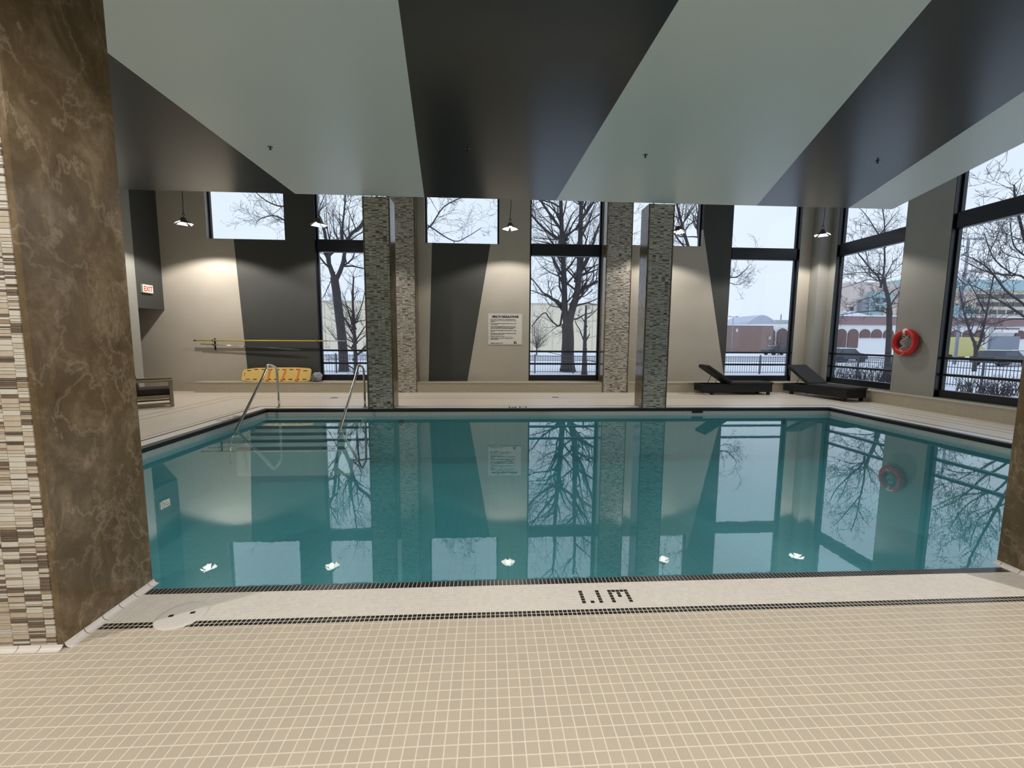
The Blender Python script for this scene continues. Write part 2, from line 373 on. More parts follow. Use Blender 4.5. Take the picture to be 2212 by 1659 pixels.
TREES = {
 'big': ((5.46, 28.5, -0.58), [
  ([(0,-0.28), (-0.06,1.05), (-0.05,2.15), (-0.1,3.23)],0.471,0.38),
  ([(-0.16,3.08), (-0.34,4.16), (-0.4,5.68), (-0.5,7.49), (-0.6,9.28), (-0.7,11.33), (-0.68,13.35), (-0.83,15.34)],0.251,0.076),
  ([(-0.04,3.08), (0.13,4.1), (0.39,5.08), (0.52,6.3), (0.55,7.81), (0.57,9.6), (0.59,11.36), (0.66,13.39), (0.56,15.1)],0.289,0.076),
  ([(0.3,4.78), (0.79,5.46), (1.38,5.83), (2,6.14), (2.77,6.58), (3.68,7.56)],0.152,0.053),
  ([(0.52,6.36), (0.94,7.07), (1.29,7.82), (1.75,9.33), (2.33,10.82), (2.9,12.3)],0.129,0.046),
  ([(-0.5,4.22), (-0.95,4.76), (-1.33,5.12), (-1.64,5.3)],0.106,0.038),
  ([(-0.49,3.85), (-0.61,3.17), (-0.86,3.16), (-1.3,3.53), (-1.69,3.96), (-2.18,3.52), (-2.55,3.03)],0.076,0.03),
  ([(-0.48,6.29), (-0.86,6.89), (-1.18,7.48), (-1.43,7.83)],0.061,0.023),
  ([(-0.59,8.68), (-1.33,9.11), (-2.11,9.83), (-2.88,10.69), (-4.1,11.53)],0.122,0.038),
  ([(-0.6,9.28), (-1.66,10.72), (-2.59,12.15), (-3.51,13.56)],0.114,0.038),
  ([(0.08,3.54), (0.58,3.61), (1.02,3.86), (1.58,4.02)],0.068,0.03),
  ([(0.42,5.08), (0.99,5.09), (1.54,5.56)],0.053,0.023),
  ([(0.59,9.89), (1.39,11.09), (2.28,12.57), (3.47,13.76)],0.099,0.038),
 ]),
 'left': ((-9.42, 28.2, -0.58), [
  ([(0,-0.37), (-0.01,0.99), (-0.08,2.49), (-0.21,3.98), (-0.31,5.15), (-0.42,6.03)],0.31,0.248),
  ([(-0.43,5.97), (-0.69,6.6), (-0.9,7.17), (-0.98,8.03), (-1.22,9.45), (-1.74,10.56), (-2.26,11.66)],0.186,0.05),
  ([(-0.31,5.97), (-0.06,6.47), (0.16,7.05), (0.27,7.54), (0.52,8.35), (0.83,8.78), (1.36,9.28), (1.97,10.37), (2.87,11.8)],0.167,0.05),
  ([(0.27,7.54), (0.25,8.91), (0.48,10.61), (0.61,12.57)],0.099,0.031),
  ([(-0.98,8.03), (-2.39,8.57), (-3.21,9.41), (-4.03,9.81), (-4.88,9.65), (-5.23,9.42)],0.087,0.019),
  ([(-1.22,9.45), (-2.6,10.26), (-3.72,10.37), (-4.54,10.77), (-5.07,11.31)],0.081,0.019),
  ([(1.97,10.37), (3.4,9.83), (4.84,9.01), (5.73,9.31), (6.62,10.48), (7.81,11.08)],0.087,0.031),
  ([(1.36,9.28), (3.42,10.69), (5.46,11.3), (6.64,11.9), (7.81,12.49)],0.093,0.031),
  ([(5.73,9.31), (7.2,8.48), (8.09,8.79), (8.98,9.38)],0.05,0.019),
  ([(-0.54,6.02), (-1.11,4.85), (-1.41,4.55)],0.037,0.012),
 ]),
 'thin': ((-7.08, 23.0, -0.58), [
  ([(0,-0.08), (0.01,0.96), (-0,2.19), (-0.02,3.16), (-0.03,4.37), (0.05,5.32)],0.12,0.04),
  ([(-0,2.19), (-0.32,2.92), (-0.59,3.4), (-0.86,3.88)],0.056,0.016),
  ([(-0.01,1.94), (0.47,2.68), (0.85,3.17)],0.056,0.016),
  ([(-0,2.92), (-0.29,3.64), (-0.44,4.36)],0.048,0.016),
  ([(-0,2.92), (0.43,3.89), (0.65,4.61)],0.048,0.016),
  ([(0.02,1.45), (-0.4,1.82), (-0.87,2.06), (-1.22,2.54)],0.048,0.016),
  ([(0.02,1.21), (0.52,1.7), (0.86,1.95)],0.048,0.016),
  ([(-0.01,0.46), (-0.55,0.83), (-1.03,1.08)],0.04,0.016),
 ]),
 'snag': ((6.05, 26.2, -0.58), [
  ([(0,-0.08), (-0.01,1.43), (-0.01,2.58), (0,3.44), (0.01,4.29)],0.16,0.05),
  ([(0.01,1.86), (-0.3,2.72), (-0.55,3.15), (-0.61,3.43)],0.05,0.02),
  ([(0.01,2.01), (0.23,2.44), (0.29,2.53)],0.05,0.03),
  ([(0,3.44), (0.37,3.73), (0.71,4.07)],0.04,0.02),
  ([(0.01,3.15), (-0.26,3.58), (-0.5,3.72)],0.04,0.02),
 ]),
 'right': ((21.96, 22.0, -0.58), [
  ([(0,0.61), (-0.05,1.38), (-0.09,2.26), (-0.16,3.14), (-0.27,4.01)],0.151,0.122),
  ([(-0.27,3.93), (-0.47,4.62), (-0.76,5.16), (-1.01,5.5)],0.108,0.072),
  ([(-0.95,5.42), (-1.25,5.78), (-1.58,6.02), (-2.1,6.54), (-2.5,6.9), (-2.84,7.49)],0.061,0.018),
  ([(-0.8,5.3), (-0.78,5.84), (-0.85,6.57), (-1.01,7.53), (-1.1,8.48), (-1.35,9.41)],0.061,0.022),
  ([(-0.24,3.93), (-0.04,4.33), (0.18,4.73), (0.52,5.25)],0.054,0.022),
  ([(-0.26,4.13), (0.02,4.23), (0.63,4.26)],0.036,0.018),
  ([(-0.38,3.71), (-0.65,3.83), (-1.31,3.82), (-2.09,3.74), (-2.61,3.66), (-3.08,3.61)],0.04,0.012),
  ([(-0.87,5.4), (-1.48,5.49), (-1.94,5.38), (-2.49,5.18), (-3.05,5.03)],0.029,0.012),
  ([(-1.25,5.83), (-2.04,5.87), (-2.81,5.76), (-3.27,5.75)],0.029,0.012),
  ([(-0.34,3.83), (-0.66,4.13), (-0.99,4.07)],0.018,0.012),
  ([(-0.64,4.99), (-1.18,4.61), (-1.69,4.48), (-2.15,4.35)],0.022,0.012),
  ([(-0.42,4.42), (-0.82,4.22), (-1.1,4.37), (-1.29,4.61)],0.018,0.012),
  ([(-1.01,7.53), (-1.77,8.46), (-2.28,8.92), (-2.61,9.15)],0.036,0.012),
  ([(-1.05,8), (-0.51,8.73), (-0.04,9.21)],0.032,0.012),
  ([(-1.58,6.02), (-1.89,7.03), (-2.17,7.74)],0.025,0.012),
  ([(-0.65,5.6), (-0.1,6.09), (0.45,6.59)],0.029,0.012),
 ]),
 'vee': ((36.9, 30.0, -0.58), [
  ([(0,1.13), (-0.19,2.01), (-0.57,2.7), (-0.98,3.56), (-1.29,4.24), (-1.62,5.09), (-1.98,6.27)],0.104,0.032),
  ([(-0.04,1.48), (0.14,2.36), (0.21,3.57), (0.15,4.6), (0.04,5.96), (0.01,7.31)],0.104,0.032),
  ([(-0.57,2.7), (-1.05,3.56), (-1.54,3.9), (-1.95,4.24)],0.048,0.016),
  ([(0.21,3.57), (0.56,4.26), (1.07,4.95)],0.048,0.016),
  ([(-0.05,4.94), (-0.62,5.95), (-1.18,6.62), (-1.77,6.95)],0.056,0.016),
 ]),
 'east': ((23.69, 15.5, -0.58), [
  ([(0,-0.03), (-0.43,1.45), (-1.14,2.18), (-2.01,2.72)],0.135,0.09),
  ([(-2.01,2.72), (-2.81,3.16), (-3.28,3.42), (-3.8,3.68), (-4.3,3.85), (-4.97,3.84), (-5.61,3.66)],0.054,0.013),
  ([(-2.01,2.72), (-2.82,3.6), (-3.57,4.12), (-4.02,4.64), (-4.35,4.99), (-4.87,5.32), (-5.46,5.52)],0.05,0.013),
  ([(-2.17,3.79), (-3.03,4.66), (-3.65,4.74), (-4.43,4.81), (-5.02,4.98), (-5.72,5.31)],0.045,0.012),
  ([(-3.03,4.66), (-3.67,4.86), (-4.29,5.25), (-4.6,5.59), (-4.87,6.01), (-5.03,6.26)],0.027,0.012),
  ([(-2.57,5.19), (-3.4,5.69), (-3.64,6.03), (-3.84,6.75)],0.027,0.012),
  ([(-4.6,5.59), (-4.4,6.02), (-4.22,6.54)],0.018,0.012),
  ([(-3.13,5.35), (-3.85,5.51), (-4.17,5.77), (-3.91,5.94)],0.018,0.012),
  ([(-2.45,3.07), (-3.42,3.06), (-4.17,2.88), (-4.96,3.05), (-5.61,2.86)],0.023,0.012),
  ([(-4.11,3.85), (-4.93,4.28), (-5.42,4.41), (-5.79,4.79)],0.023,0.012),
  ([(-1.14,2.18), (-2.49,4.67), (-3.62,7.23), (-3.92,8.06)],0.072,0.023),
 ]),
 'hidden': ((14.98, 28.8, -0.58), [
  ([(0,-0.28), (-0.23,2.05), (-0.5,4.59), (-0.87,6.78)],0.32,0.24),
  ([(-0.87,6.72), (-1.44,8.31), (-2,9.82), (-2.56,11.61), (-3.12,13.38)],0.16,0.048),
  ([(-0.81,6.72), (-0.47,8.33), (-0.67,10.15), (-0.51,11.96), (-0.46,14.04)],0.16,0.048),
  ([(-0.63,5.22), (0.47,6.17), (1.43,6.5), (2.15,6.57), (2.65,6.99), (2.9,7.3)],0.08,0.016),
  ([(1.11,6.37), (2.12,6.04), (2.7,6.21)],0.04,0.012),
  ([(-2,9.82), (-1.4,10.74), (-0.97,11.65)],0.064,0.024),
  ([(-1.44,8.31), (-2.29,9.21), (-2.99,10.4), (-4.31,11.57)],0.08,0.024),
 ]),
}

# ------------------------------------------------------------------ setting: floor and tiles
XL, XR, YN, YF = -4.87, 8.10, 2.60, 9.50      # pool edges
WATER = -0.16
GX0, GX1, GY0 = -4.25, 6.25, 0.62             # part of the near deck whose tiles are built one by one
fb = MB()
# 0 deck, 1 pale, 2 black, 3 grout
FM = ['far_deck', 'far_pale', 'black_coping', 'grout']
X0, X1, Y0, Y1 = -11.5, 10.3, -1.2, 12.85
def fq(x0, x1, y0, y1, mi, z=0.0):
    fb.quad((x0, y0, z), (x1, y0, z), (x1, y1, z), (x0, y1, z), mi)
A, B, Cc = 0.065, 0.325, 0.377
# outside the rings
fq(X0, X1, YF+Cc, Y1, 0); fq(X0, XL-Cc, YN-Cc, YF+Cc, 0); fq(XR+Cc, X1, YN-Cc, YF+Cc, 0)
fq(X0, GX0, Y0, YN-Cc, 0); fq(GX1, X1, Y0, YN-Cc, 0); fq(GX0, GX1, Y0, GY0, 0)
def ring(o0, o1, mi):
    fq(XL-o1, XR+o1, YF+o0, YF+o1, mi); fq(XL-o1, XL-o0, YN-o0, YF+o0, mi); fq(XR+o0, XR+o1, YN-o0, YF+o0, mi)
    fq(XL-o1, GX0, YN-o1, YN-o0, mi); fq(GX1, XR+o1, YN-o1, YN-o0, mi)
ring(B, Cc, 2); ring(0.10, B, 1); ring(0, 0.10, 2)
fq(GX0, GX1, GY0, YN-0.006, 3, -0.0009)
floor = struct(fb.build('floor', FM))

# large beige tiles: the 300 nearest in view singly, the rest joined
tx0 = -0.010
def cam_px(p):
    v = M.inverted() @ Vector(p)
    if v.z >= -0.05: return None
    return (1106 + 912*v.x/-v.z, 829.5 - 912*v.y/-v.z, -v.z)
cells = []
gap = 0.0036
i0 = int(math.floor((GX0-tx0)/P)); i1 = int(math.ceil((GX1-tx0)/P))
ytop = YN - Cc - 0.0165
for j in range(int((ytop-GY0)/P)):
    for i in range(i0, i1):
        x = tx0+i*P; y = ytop-(j+1)*P
        if x < GX0 or x+P > GX1: continue
        q = cam_px((x+P/2, y+P/2, 0))
        vis = q is not None and 0 < q[0] < 2212 and q[1] < 1659
        cells.append((0 if vis else 1, q[2] if q else 9, x, y))
cells.sort()
tm = MB(); tm.chip_z(gap/2, P-gap/2, gap/2, P-gap/2, -0.003, 0.0, 0.0011)
proto_tile = tm.build('deck_tile', 'deck_tile_single', floor)
proto_tile.location = (cells[0][2], cells[0][3], 0)
for c in cells[1:300]:
    link_copy(proto_tile.data, 'deck_tile', floor, (c[2], c[3], rnd.uniform(-0.0003, 0)))
tb = MB()
for c in cells[300:]:
    dz = rnd.uniform(-0.0004, 0)
    tb.chip_z(c[2]+gap/2, c[2]+P-gap/2, c[3]+gap/2, c[3]+P-gap/2, -0.003, dz, 0.0011)
i = i0
while tx0+i*P < GX1-P:      # the row cut short against the dark band
    if tx0+i*P >= GX0: tb.chip_z(tx0+i*P+gap/2, tx0+(i+1)*P-gap/2, ytop+0.001, YN-Cc-0.001, -0.003, 0, 0.001)
    i += 1
stuff(tb.build('deck_tile', 'deck_tile', floor))
# small mosaic by the pool: pale field, dark band, dark edge row, depth mark
digit = set()
for r in range(5): digit |= {(0, r), (4, r), (7, r), (11, r)}
digit |= {(2, 4), (8, 0), (9, 0), (10, 0), (9, 1), (9, 2)}
g2 = 0.0026
pale = MB(); blk = MB(); dig = MB(); edge = MB()
kx0 = int(math.ceil((GX0-tx0)/S)); kx1 = int(math.floor((GX1-tx0)/S))
d0 = 22
for k in range(kx0, kx1):
    x = tx0+k*S
    for r in range(10):
        y1 = YN-A-r*S; y0 = y1-S
        b = (k-d0, r-3) in digit
        (dig if b else pale).chip_z(x+g2/2, x+S-g2/2, y0+g2/2, y1-g2/2, -0.003, rnd.uniform(-0.0003, 0), 0.0008)
    for r in range(2):
        y1 = YN-B-r*S-0.001; y0 = y1-S+0.001
        blk.chip_z(x+0.0017, x+S-0.0017, y0+g2/2, y1-g2/2, -0.003, 0, 0.0008)
    # rounded edge tile: top, nose, short drop
    x0 = x+0.0017; x1 = x+S-0.0017
    prof = [(YN-A+0.001, -0.003), (YN-A+0.002, 0.0)]
    for w in range(0, 91, 18):
        a = math.radians(w); prof.append((YN-0.008+0.010*math.sin(a), -0.010+0.010*math.cos(a)))
    prof.append((YN+0.002, -0.055))
    for a, b2 in zip(prof[:-1], prof[1:]):
        edge.quad((x0, a[0], a[1]), (x1, a[0], a[1]), (x1, b2[0], b2[1]), (x0, b2[0], b2[1]))
    edge.poly([(x0, p[0], p[1]) for p in prof]); edge.poly([(x1, p[0], p[1]) for p in reversed(prof)])
stuff(pale.build('pale_mosaic_tile', 'pale_tile', floor))
stuff(blk.build('dark_band_tile', 'black_tile', floor))
stuff(edge.build('dark_edge_tile', 'black_tile', floor))
tag(stuff(dig.build('depth_mark_tile', 'black_tile', floor)), 'black tiles set into the pale deck reading 1.1M')
# depth mark on the far edge, read from the other side
fd = MB()
for (c, r) in digit:
    xx = 0.90-(c+1)*0.035; yy = YF+A+0.035+(r)*0.036
    fd.chip_z(xx+0.002, xx+0.033, yy, yy+0.032, 0.0, 0.0012)
tag(stuff(fd.build('depth_mark_tile', 'black_tile', floor)), 'small black depth mark tiles on the far pool edge')
fd = MB()
for (c, r) in digit:
    yy = 8.15+c*0.045; xx = XL-A-0.04-(r+1)*0.032
    fd.chip_z(xx+0.002, xx+0.030, yy, yy+0.040, 0.0, 0.0012)
tag(stuff(fd.build('depth_mark_tile', 'black_tile', floor)), 'small black depth mark tiles on the left pool edge')
# slot drains on the far deck: two thin parallel lines turning with the deck
sl = MB()
for o0, o1 in ((1.68, 1.695), (2.0, 2.015)):
    y = YF+o0; y2 = YF+o1
    lx = XL-o0-0.02; rx = 9.05 if o0 < 1.8 else 9.35
    sl.box(lx, rx, y, y2, -0.002, 0.0015); sl.box(lx, lx+0.015, 2.7, y2, -0.002, 0.0015)
    sl.box(rx, rx+0.015, 2.7, y2, -0.002, 0.0015)
sl.box(XL-0.5, XL-0.49, 2.7, 9.9, -0.002, 0.0012)
sl.build('slot_drain', 'slot', floor)
for (x, y) in ((1.84, 11.36), (-4.07, 11.33)):
    m = MB(); m.box(-0.09, 0.09, -0.05, 0.05, 0, 0.004)
    for k in range(6): m.box(-0.08+k*0.028, -0.066+k*0.028, -0.04, 0.04, 0.004, 0.007)
    o = m.build('floor_drain', 'slot'); o.location = (x, y, 0)
    tag(o, 'small dark floor drain on the far deck, %s' % ('below the tall tree window' if x > 0 else 'left of the left tiled column'), 'drain')
# skimmer lid
e = empty('skimmer_cover', (-1.715, 2.325, 0.0))
m = MB(); m.lathe([(0.0, 0.0065), (0.09, 0.0065), (0.118, 0.0055), (0.126, 0.002), (0.126, 0.0)], n=40)
mat('lid_white', (0.80, 0.77, 0.73), 0.45, noise=0.04, nscale=40, bump=0.2, bscale=300)
m.build('cover_disc', 'lid_white', e)
mat('hole_black', (0.01, 0.01, 0.01), 0.6)
for x, y in ((-0.05, -0.012), (0.05, 0.012)):
    m = MB(); m.obox((x, y, 0.0066), (0.024, 0.019, 0.001), 0.25); m.build('finger_hole', 'hole_black', e)
tag(e, 'round white skimmer cover set in the near pool deck', 'skimmer cover')

# ------------------------------------------------------------------ pool
pool = empty('swimming_pool', (0, 0, 0))
tag(pool, 'rectangular indoor pool with teal water and a black tiled edge', 'pool')
b = MB(); D = -1.12
# walls facing inwards 0: x-running, 1: y-running, floor 2
for za, zb, m0, m1 in ((-0.05, WATER-0.03, 0, 1), (WATER-0.03, D, 2, 2)):
    b.quad((XL, YF, za), (XR, YF, za), (XR, YF, zb), (XL, YF, zb), m0)
    b.quad((XL, YN, za), (XR, YN, za), (XR, YN, zb), (XL, YN, zb), m0)
    b.quad((XL, YN, za), (XL, YF, za), (XL, YF, zb), (XL, YN, zb), m1)
    b.quad((XR, YN, za), (XR, YF, za), (XR, YF, zb), (XR, YN, zb), m1)
b.quad((XL, YN, D), (XR, YN, D), (XR, YF, D), (XL, YF, D), 2)
b.build('basin', ['pool_tile', 'pool_tile_side', 'pool_floor'], pool)
c = MB()
c.box(XL-0.005, XR+0.005, YF-0.012, YF+0.05, -0.072, -0.001); c.box(XL-0.05, XL+0.012, YN, YF, -0.072, -0.001); c.box(XR-0.012, XR+0.05, YN, YF, -0.072, -0.001)
c.build('coping', 'black_coping', pool, bevel=0.008)
w = MB()
w.quad((XL, YN, WATER), (XR, YN, WATER), (XR, YF, WATER), (XL, YF, WATER))
tag(w.build('water', 'water', pool), 'still teal water mirroring the windows')
for k in range(5):
    zt = -0.20-0.088*k; ys = YF-0.28-0.24*k
    m = MB(); m.box(XL, -2.72, ys, YF, zt-0.02 if k else zt-0.02, zt)
    m.box(XL, -2.72, ys+0.0, YF-0.002, D, zt-0.02)
    st = m.build('step', 'step_tile', pool)
    n = MB(); n.box(XL+0.01, -2.74, ys-0.006, ys+0.06, zt-0.05, zt+0.004); n.build('step_nosing', 'step_edge', st)
m = MB(); m.box(4.76, 5.02, YF-0.016, YF+0.02, -0.115, -0.068); tag(m.build('skimmer_mouth', 'hole_black', pool), 'dark rectangular skimmer opening in the far wall')
for x, z in ((-1.95, -0.30), (7.0, -0.32)):
    m = MB(); m.tube([(x, YF-0.02, z), (x, YF, z)], 0.06, 16); m.build('return_inlet', 'hole_black', pool)
mat('drain_green', (0.03, 0.10, 0.09), 0.5)
for (x, y) in ((-0.95, 3.7), (6.1, 4.0)):
    m = MB(); m.lathe([(0.10, 0.02), (0.13, 0.03), (0.15, 0.0)], c=(x, y, D+0.002), n=28); m.build('main_drain', 'drain_green', pool)

# ------------------------------------------------------------------ walls with openings
def cell_boxes(mb, u0, u1, z0, z1, holes, put):
    us = sorted({u0, u1} | {h[0] for h in holes} | {h[1] for h in holes})
    for a, b_ in zip(us[:-1], us[1:]):
        if b_ <= u0 or a >= u1: continue
        zs = [z0]; hs = sorted([(h[2], h[3]) for h in holes if h[0] <= a+1e-6 and h[1] >= b_-1e-6])
        cur = z0
        for h in hs:
            if h[0] > cur: put(a, b_, cur, h[0])
            cur = max(cur, h[1])
        if cur < z1: put(a, b_, cur, z1)
paint_mat('back_wall_paint', [(-7.07, -0.0461, 0.31, -4.9, 0, 0), (-1.794, 0.037, 0.315, -0.622, 0.1705, 0.317), (7.442, -0.205, 0.328, 9.0, 0, 0)], BEIGE, DARK)
paint_mat('side_wall_paint', [], (0.33, 0.325, 0.295), DARK)
ZT = 6.2
WIN_B = [(-7.99, -5.83, 4.37, 5.95), (-5.0, -2.8, 0.31, 5.95), (-1.85, 0.33, 4.37, 5.95), (1.24, 3.42, 0.31, 5.95), (4.32, 6.50, 4.42, 5.95), (7.42, 9.60, 0.31, 5.95)]
bw = MB()
cell_boxes(bw, -11.5, 10.55, -0.3, ZT, WIN_B, lambda a, b_, c_, d: bw.box(a, b_, 12.85, 13.1, c_, d))
wall_back = struct(bw.build('wall_back', 'back_wall_paint'))
WIN_R = [(10.2, 12.27, 0.33, 5.95), (7.05, 9.14, 0.31, 5.95), (3.9, 5.99, 0.31, 5.95), (0.75, 2.84, 0.31, 5.95)]
rw = MB()
cell_boxes(rw, -1.2, 13.1, -0.3, ZT, WIN_R, lambda a, b_, c_, d: rw.box(10.3, 10.55, a, b_, c_, d))
struct(rw.build('wall_right', 'side_wall_paint'))
lw = MB(); lw.box(-9.5, -9.3, -1.2, 11.93, -0.3, ZT)
struct(lw.build('wall_left', 'side_wall_paint'))
hd = MB(); hd.box(-9.5, -9.3, 11.93, 12.85, 2.34, ZT); struct(hd.build('trim_header', 'wall_dark'))
al = MB(); al.box(-11.7, -11.5, 9.5, 13.1, -0.3, 2.6); al.box(-11.5, -9.5, 9.5, 9.6, -0.3, 2.6); struct(al.build('wall_alcove', 'wall_plain'))
ac = MB(); ac.box(-11.5, -9.5, 9.5, 12.85, 2.45, 2.6); struct(ac.build('ceiling_alcove', 'wall_dark'))
nw = MB(); nw.box(-9.5, 10.55, -1.4, -1.2, -0.3, ZT); struct(nw.build('wall_near', 'wall_plain'))
rf = MB(); rf.box(-11.5, 10.55, -1.4, 13.1, ZT, ZT+0.3); struct(rf.build('ceiling_upper', 'roof_white'))
cb = MB(); cb.box(9.97, 10.3, 12.50, 12.85, 0.30, ZT); struct(cb.build('trim_corner', 'side_wall_paint', bevel=0.01))

# lowered glossy ceiling of slanted grey and dark panels over the pool
ZC = 4.57
def xa(k, y):
    L = {0: (-4.056, 5.114, -4.038, 9.617), 1: (-0.806, 4.167, -1.366, 9.528), 2: (1.692, 4.003, 1.470, 9.398), 3: (3.919, 3.857, 5.933, 9.33), 4: (6.439, 5.065, 8.093, 9.354), 5: (8.086, 6.279, 9.160, 9.4)}[k]
    return L[0]+(L[2]-L[0])*(y-L[1])/(L[3]-L[1])
ceil = empty('ceiling', (0, 0, ZC)); struct(ceil)
ye = 9.46
cuts = [(-9.3, -9.3)]+[(xa(k, Y0), xa(k, ye)) for k in range(6)]
for k in range(6):
    (a0, a1), (b0, b1) = cuts[k], cuts[k+1]
    a0 = max(a0, -9.3)
    m = MB()
    g = 0.0
    lo = [(a0, Y0, 0), (b0, Y0, 0), (b1, ye, 0), (a1, ye, 0)]
    hi = [(p[0], p[1], 0.05) for p in lo]
    m.poly(list(reversed(lo))); m.poly(hi)
    for q in range(4):
        m.quad(lo[q], lo[(q+1) % 4], hi[(q+1) % 4], hi[q])
    o = m.build('ceiling_panel', 'ceiling_dark' if k % 2 == 0 else 'ceiling_light', ceil)
    o['label'] = ('dark grey slanted ceiling panel' if k % 2 == 0 else 'pale grey slanted ceiling panel')
m = MB()
lo = [(-9.3, Y0, 0.05), (cuts[6][0], Y0, 0.05), (cuts[6][1], ye, 0.05), (-9.3, ye, 0.05)]; hi = [(p[0], p[1], ZT-ZC) for p in lo]
for q in range(4): m.quad(lo[q], lo[(q+1) % 4], hi[(q+1) % 4], hi[q])
m.build('bulkhead', 'ceiling_light', ceil)

# ------------------------------------------------------------------ windows
def window(n, loc, rz, w, z0, z1, full, liner, labels=None):
    e = empty('window_%d' % n, loc, rz); struct(e)
    fr = MB(); t = 0.055; ya, yb = 0.12, 0.21
    fr.box(0, t, ya, yb, z0, z1); fr.box(w-t, w, ya, yb, z0, z1); fr.box(t, w-t, ya, yb, z1-t, z1)
    bot = 0.17 if full else 0.03
    fr.box(t, w-t, ya-(0.05 if full else 0), yb, z0, z0+bot)
    if liner:
        fr.box(0, 0.012, 0.0, ya, z0, z1); fr.box(w-0.012, w, 0.0, ya, z0, z1)
    fr.build('window_frame', 'frame', e, bevel=0.004, seg=1)
    panes = []
    if full:
        tr = MB(); tr.box(t, w-t, ya-0.06, yb, 4.075, 4.425); tr.box(t, w-t, ya-0.07, ya-0.06, 4.09, 4.41); tr.build('transom', 'frame', e, bevel=0.004, seg=1)
        for za in (0.80, 1.18):
            r = MB(); r.box(t, w-t, ya-0.03, yb, za, za+0.055); r.build('window_rail', 'frame', e, bevel=0.004, seg=1)
        panes = [(z0+bot, 0.80), (0.855, 1.18), (1.235, 4.075), (4.425, z1-t)]
    else:
        panes = [(z0+bot, z1-t)]
    for a, b_ in panes:
        p = MB(); p.quad((t, 0.165, a), (w-t, 0.165, a), (w-t, 0.165, b_), (t, 0.165, b_)); p.build('pane', 'glass', e)
    return e
for n, h in enumerate(WIN_B, 1):
    window(n, (h[0], 12.85, 0), 0, h[1]-h[0], h[2], h[3], h[2] < 1, h[2] < 1)
for n, h in enumerate(WIN_R, 7):
    window(n, (10.3, h[1], 0), -PI/2, h[1]-h[0], h[2], h[3], True, True)

# ------------------------------------------------------------------ benches
def bench(x0, x1, y0, y1, name, side=False):
    m = MB(); m.box(x0, x1, y0, y1, 0, 0.285)
    o = struct(m.build(name, 'bench_tile_side' if side else 'bench_tile'))
    t = MB()
    if side: t.box(x0-0.012, x1, y0, y1, 0.285, 0.30)
    else: t.box(x0, x1, y0-0.012, y1, 0.285, 0.30)
    t.build('bench_top', 'bench_top', o, bevel=0.005)
    return o
bench(-8.35, -2.86, 12.44, 12.85, 'baseboard_back_left')
bench(-2.07, 3.42, 12.44, 12.85, 'baseboard_back_middle')
bench(4.21, 10.3, 12.44, 12.85, 'baseboard_back_right')
bench(10.02, 10.3, -1.2, 12.44, 'baseboard_right', True)
m = MB(); m.box(-11.5, -8.35, 12.80, 12.85, 0, 0.285); struct(m.build('baseboard_left', 'bench_tile'))

# ------------------------------------------------------------------ tiled columns
STONE = ['stone_white', 'stone_cream', 'stone_tan', 'stone_brown', 'mortar']
def strip_h(r):
    q = r.random()
    if q < 0.16: return 0.0055
    if q < 0.38: return 0.0085
    if q < 0.62: return 0.013
    if q < 0.84: return 0.018
    return 0.026
def strip_m(r, h):
    q = r.random()
    if h < 0.01: return 3 if q < 0.55 else (2 if q < 0.68 else (1 if q < 0.84 else 0))
    if h < 0.015: return 3 if q < 0.17 else (2 if q < 0.23 else (1 if q < 0.52 else 0))
    if h < 0.02: return 3 if q < 0.19 else (2 if q < 0.27 else (1 if q < 0.6 else 0))
    return 1 if q < 0.4 else 0
CW = 0.078
mesh_cache = {}
def mosaic(e, x0, x1, z1, seed, singles=0, origin=(0, 0)):
    """stones proud of a mortar bed in the plane y=0 (local); right edge aligned with a cut column"""
    r = random.Random(seed); items = []
    right = x1; first = True; col = 0
    while right > x0+0.004:
        w = 0.047 if first else CW
        left = max(x0, right-w); first = False; z = 0.004
        while z < z1:
            h = strip_h(r); 
            if z+h > z1: h = z1-z
            items.append((left, right, z, z+h, strip_m(r, h), r.choice((0.0, -0.001, 0.001)), h))
            z += h
        right = left
    bed = MB(); bed.box(x0, x1, 0.006, 0.02, 0, z1); bed.build('mortar_bed', 'mortar', e)
    chosen = set()
    if singles:
        sc = []
        for k, it in enumerate(items):
            q = cam_px((origin[0]+(it[0]+it[1])/2, origin[1], (it[2]+it[3])/2))
            if q and 8 < q[0] < 2204 and 0 < q[1] < 1659 and it[6] > 0.008: sc.append((-(it[1]-it[0])*it[6]/q[2]**2, k))
        sc.sort(); chosen = {k for _, k in sc[:singles]}
    big = MB()
    for k, it in enumerate(items):
        a, b_, c_, d, mi, off, h = it
        if k in chosen:
            key = (round(b_-a, 4), h, mi, off)
            if key not in mesh_cache:
                s = MB(); s.chip_y(0.0008, b_-a-0.0008, 0.0005, h-0.0005, off, 0.007, 0.0008)
                o = s.build('mosaic_stone', STONE[mi], e); mesh_cache[key] = o.data; o.location = (a, 0, c_)
            else: link_copy(mesh_cache[key], 'mosaic_stone', e, (a, 0, c_))
        else:
            big.chip_y(a+0.0008, b_-0.0008, c_+0.0005, d-0.0005, off, 0.007, 0.0008, mi)
    stuff(big.build('mosaic_stone', STONE[:4], e))
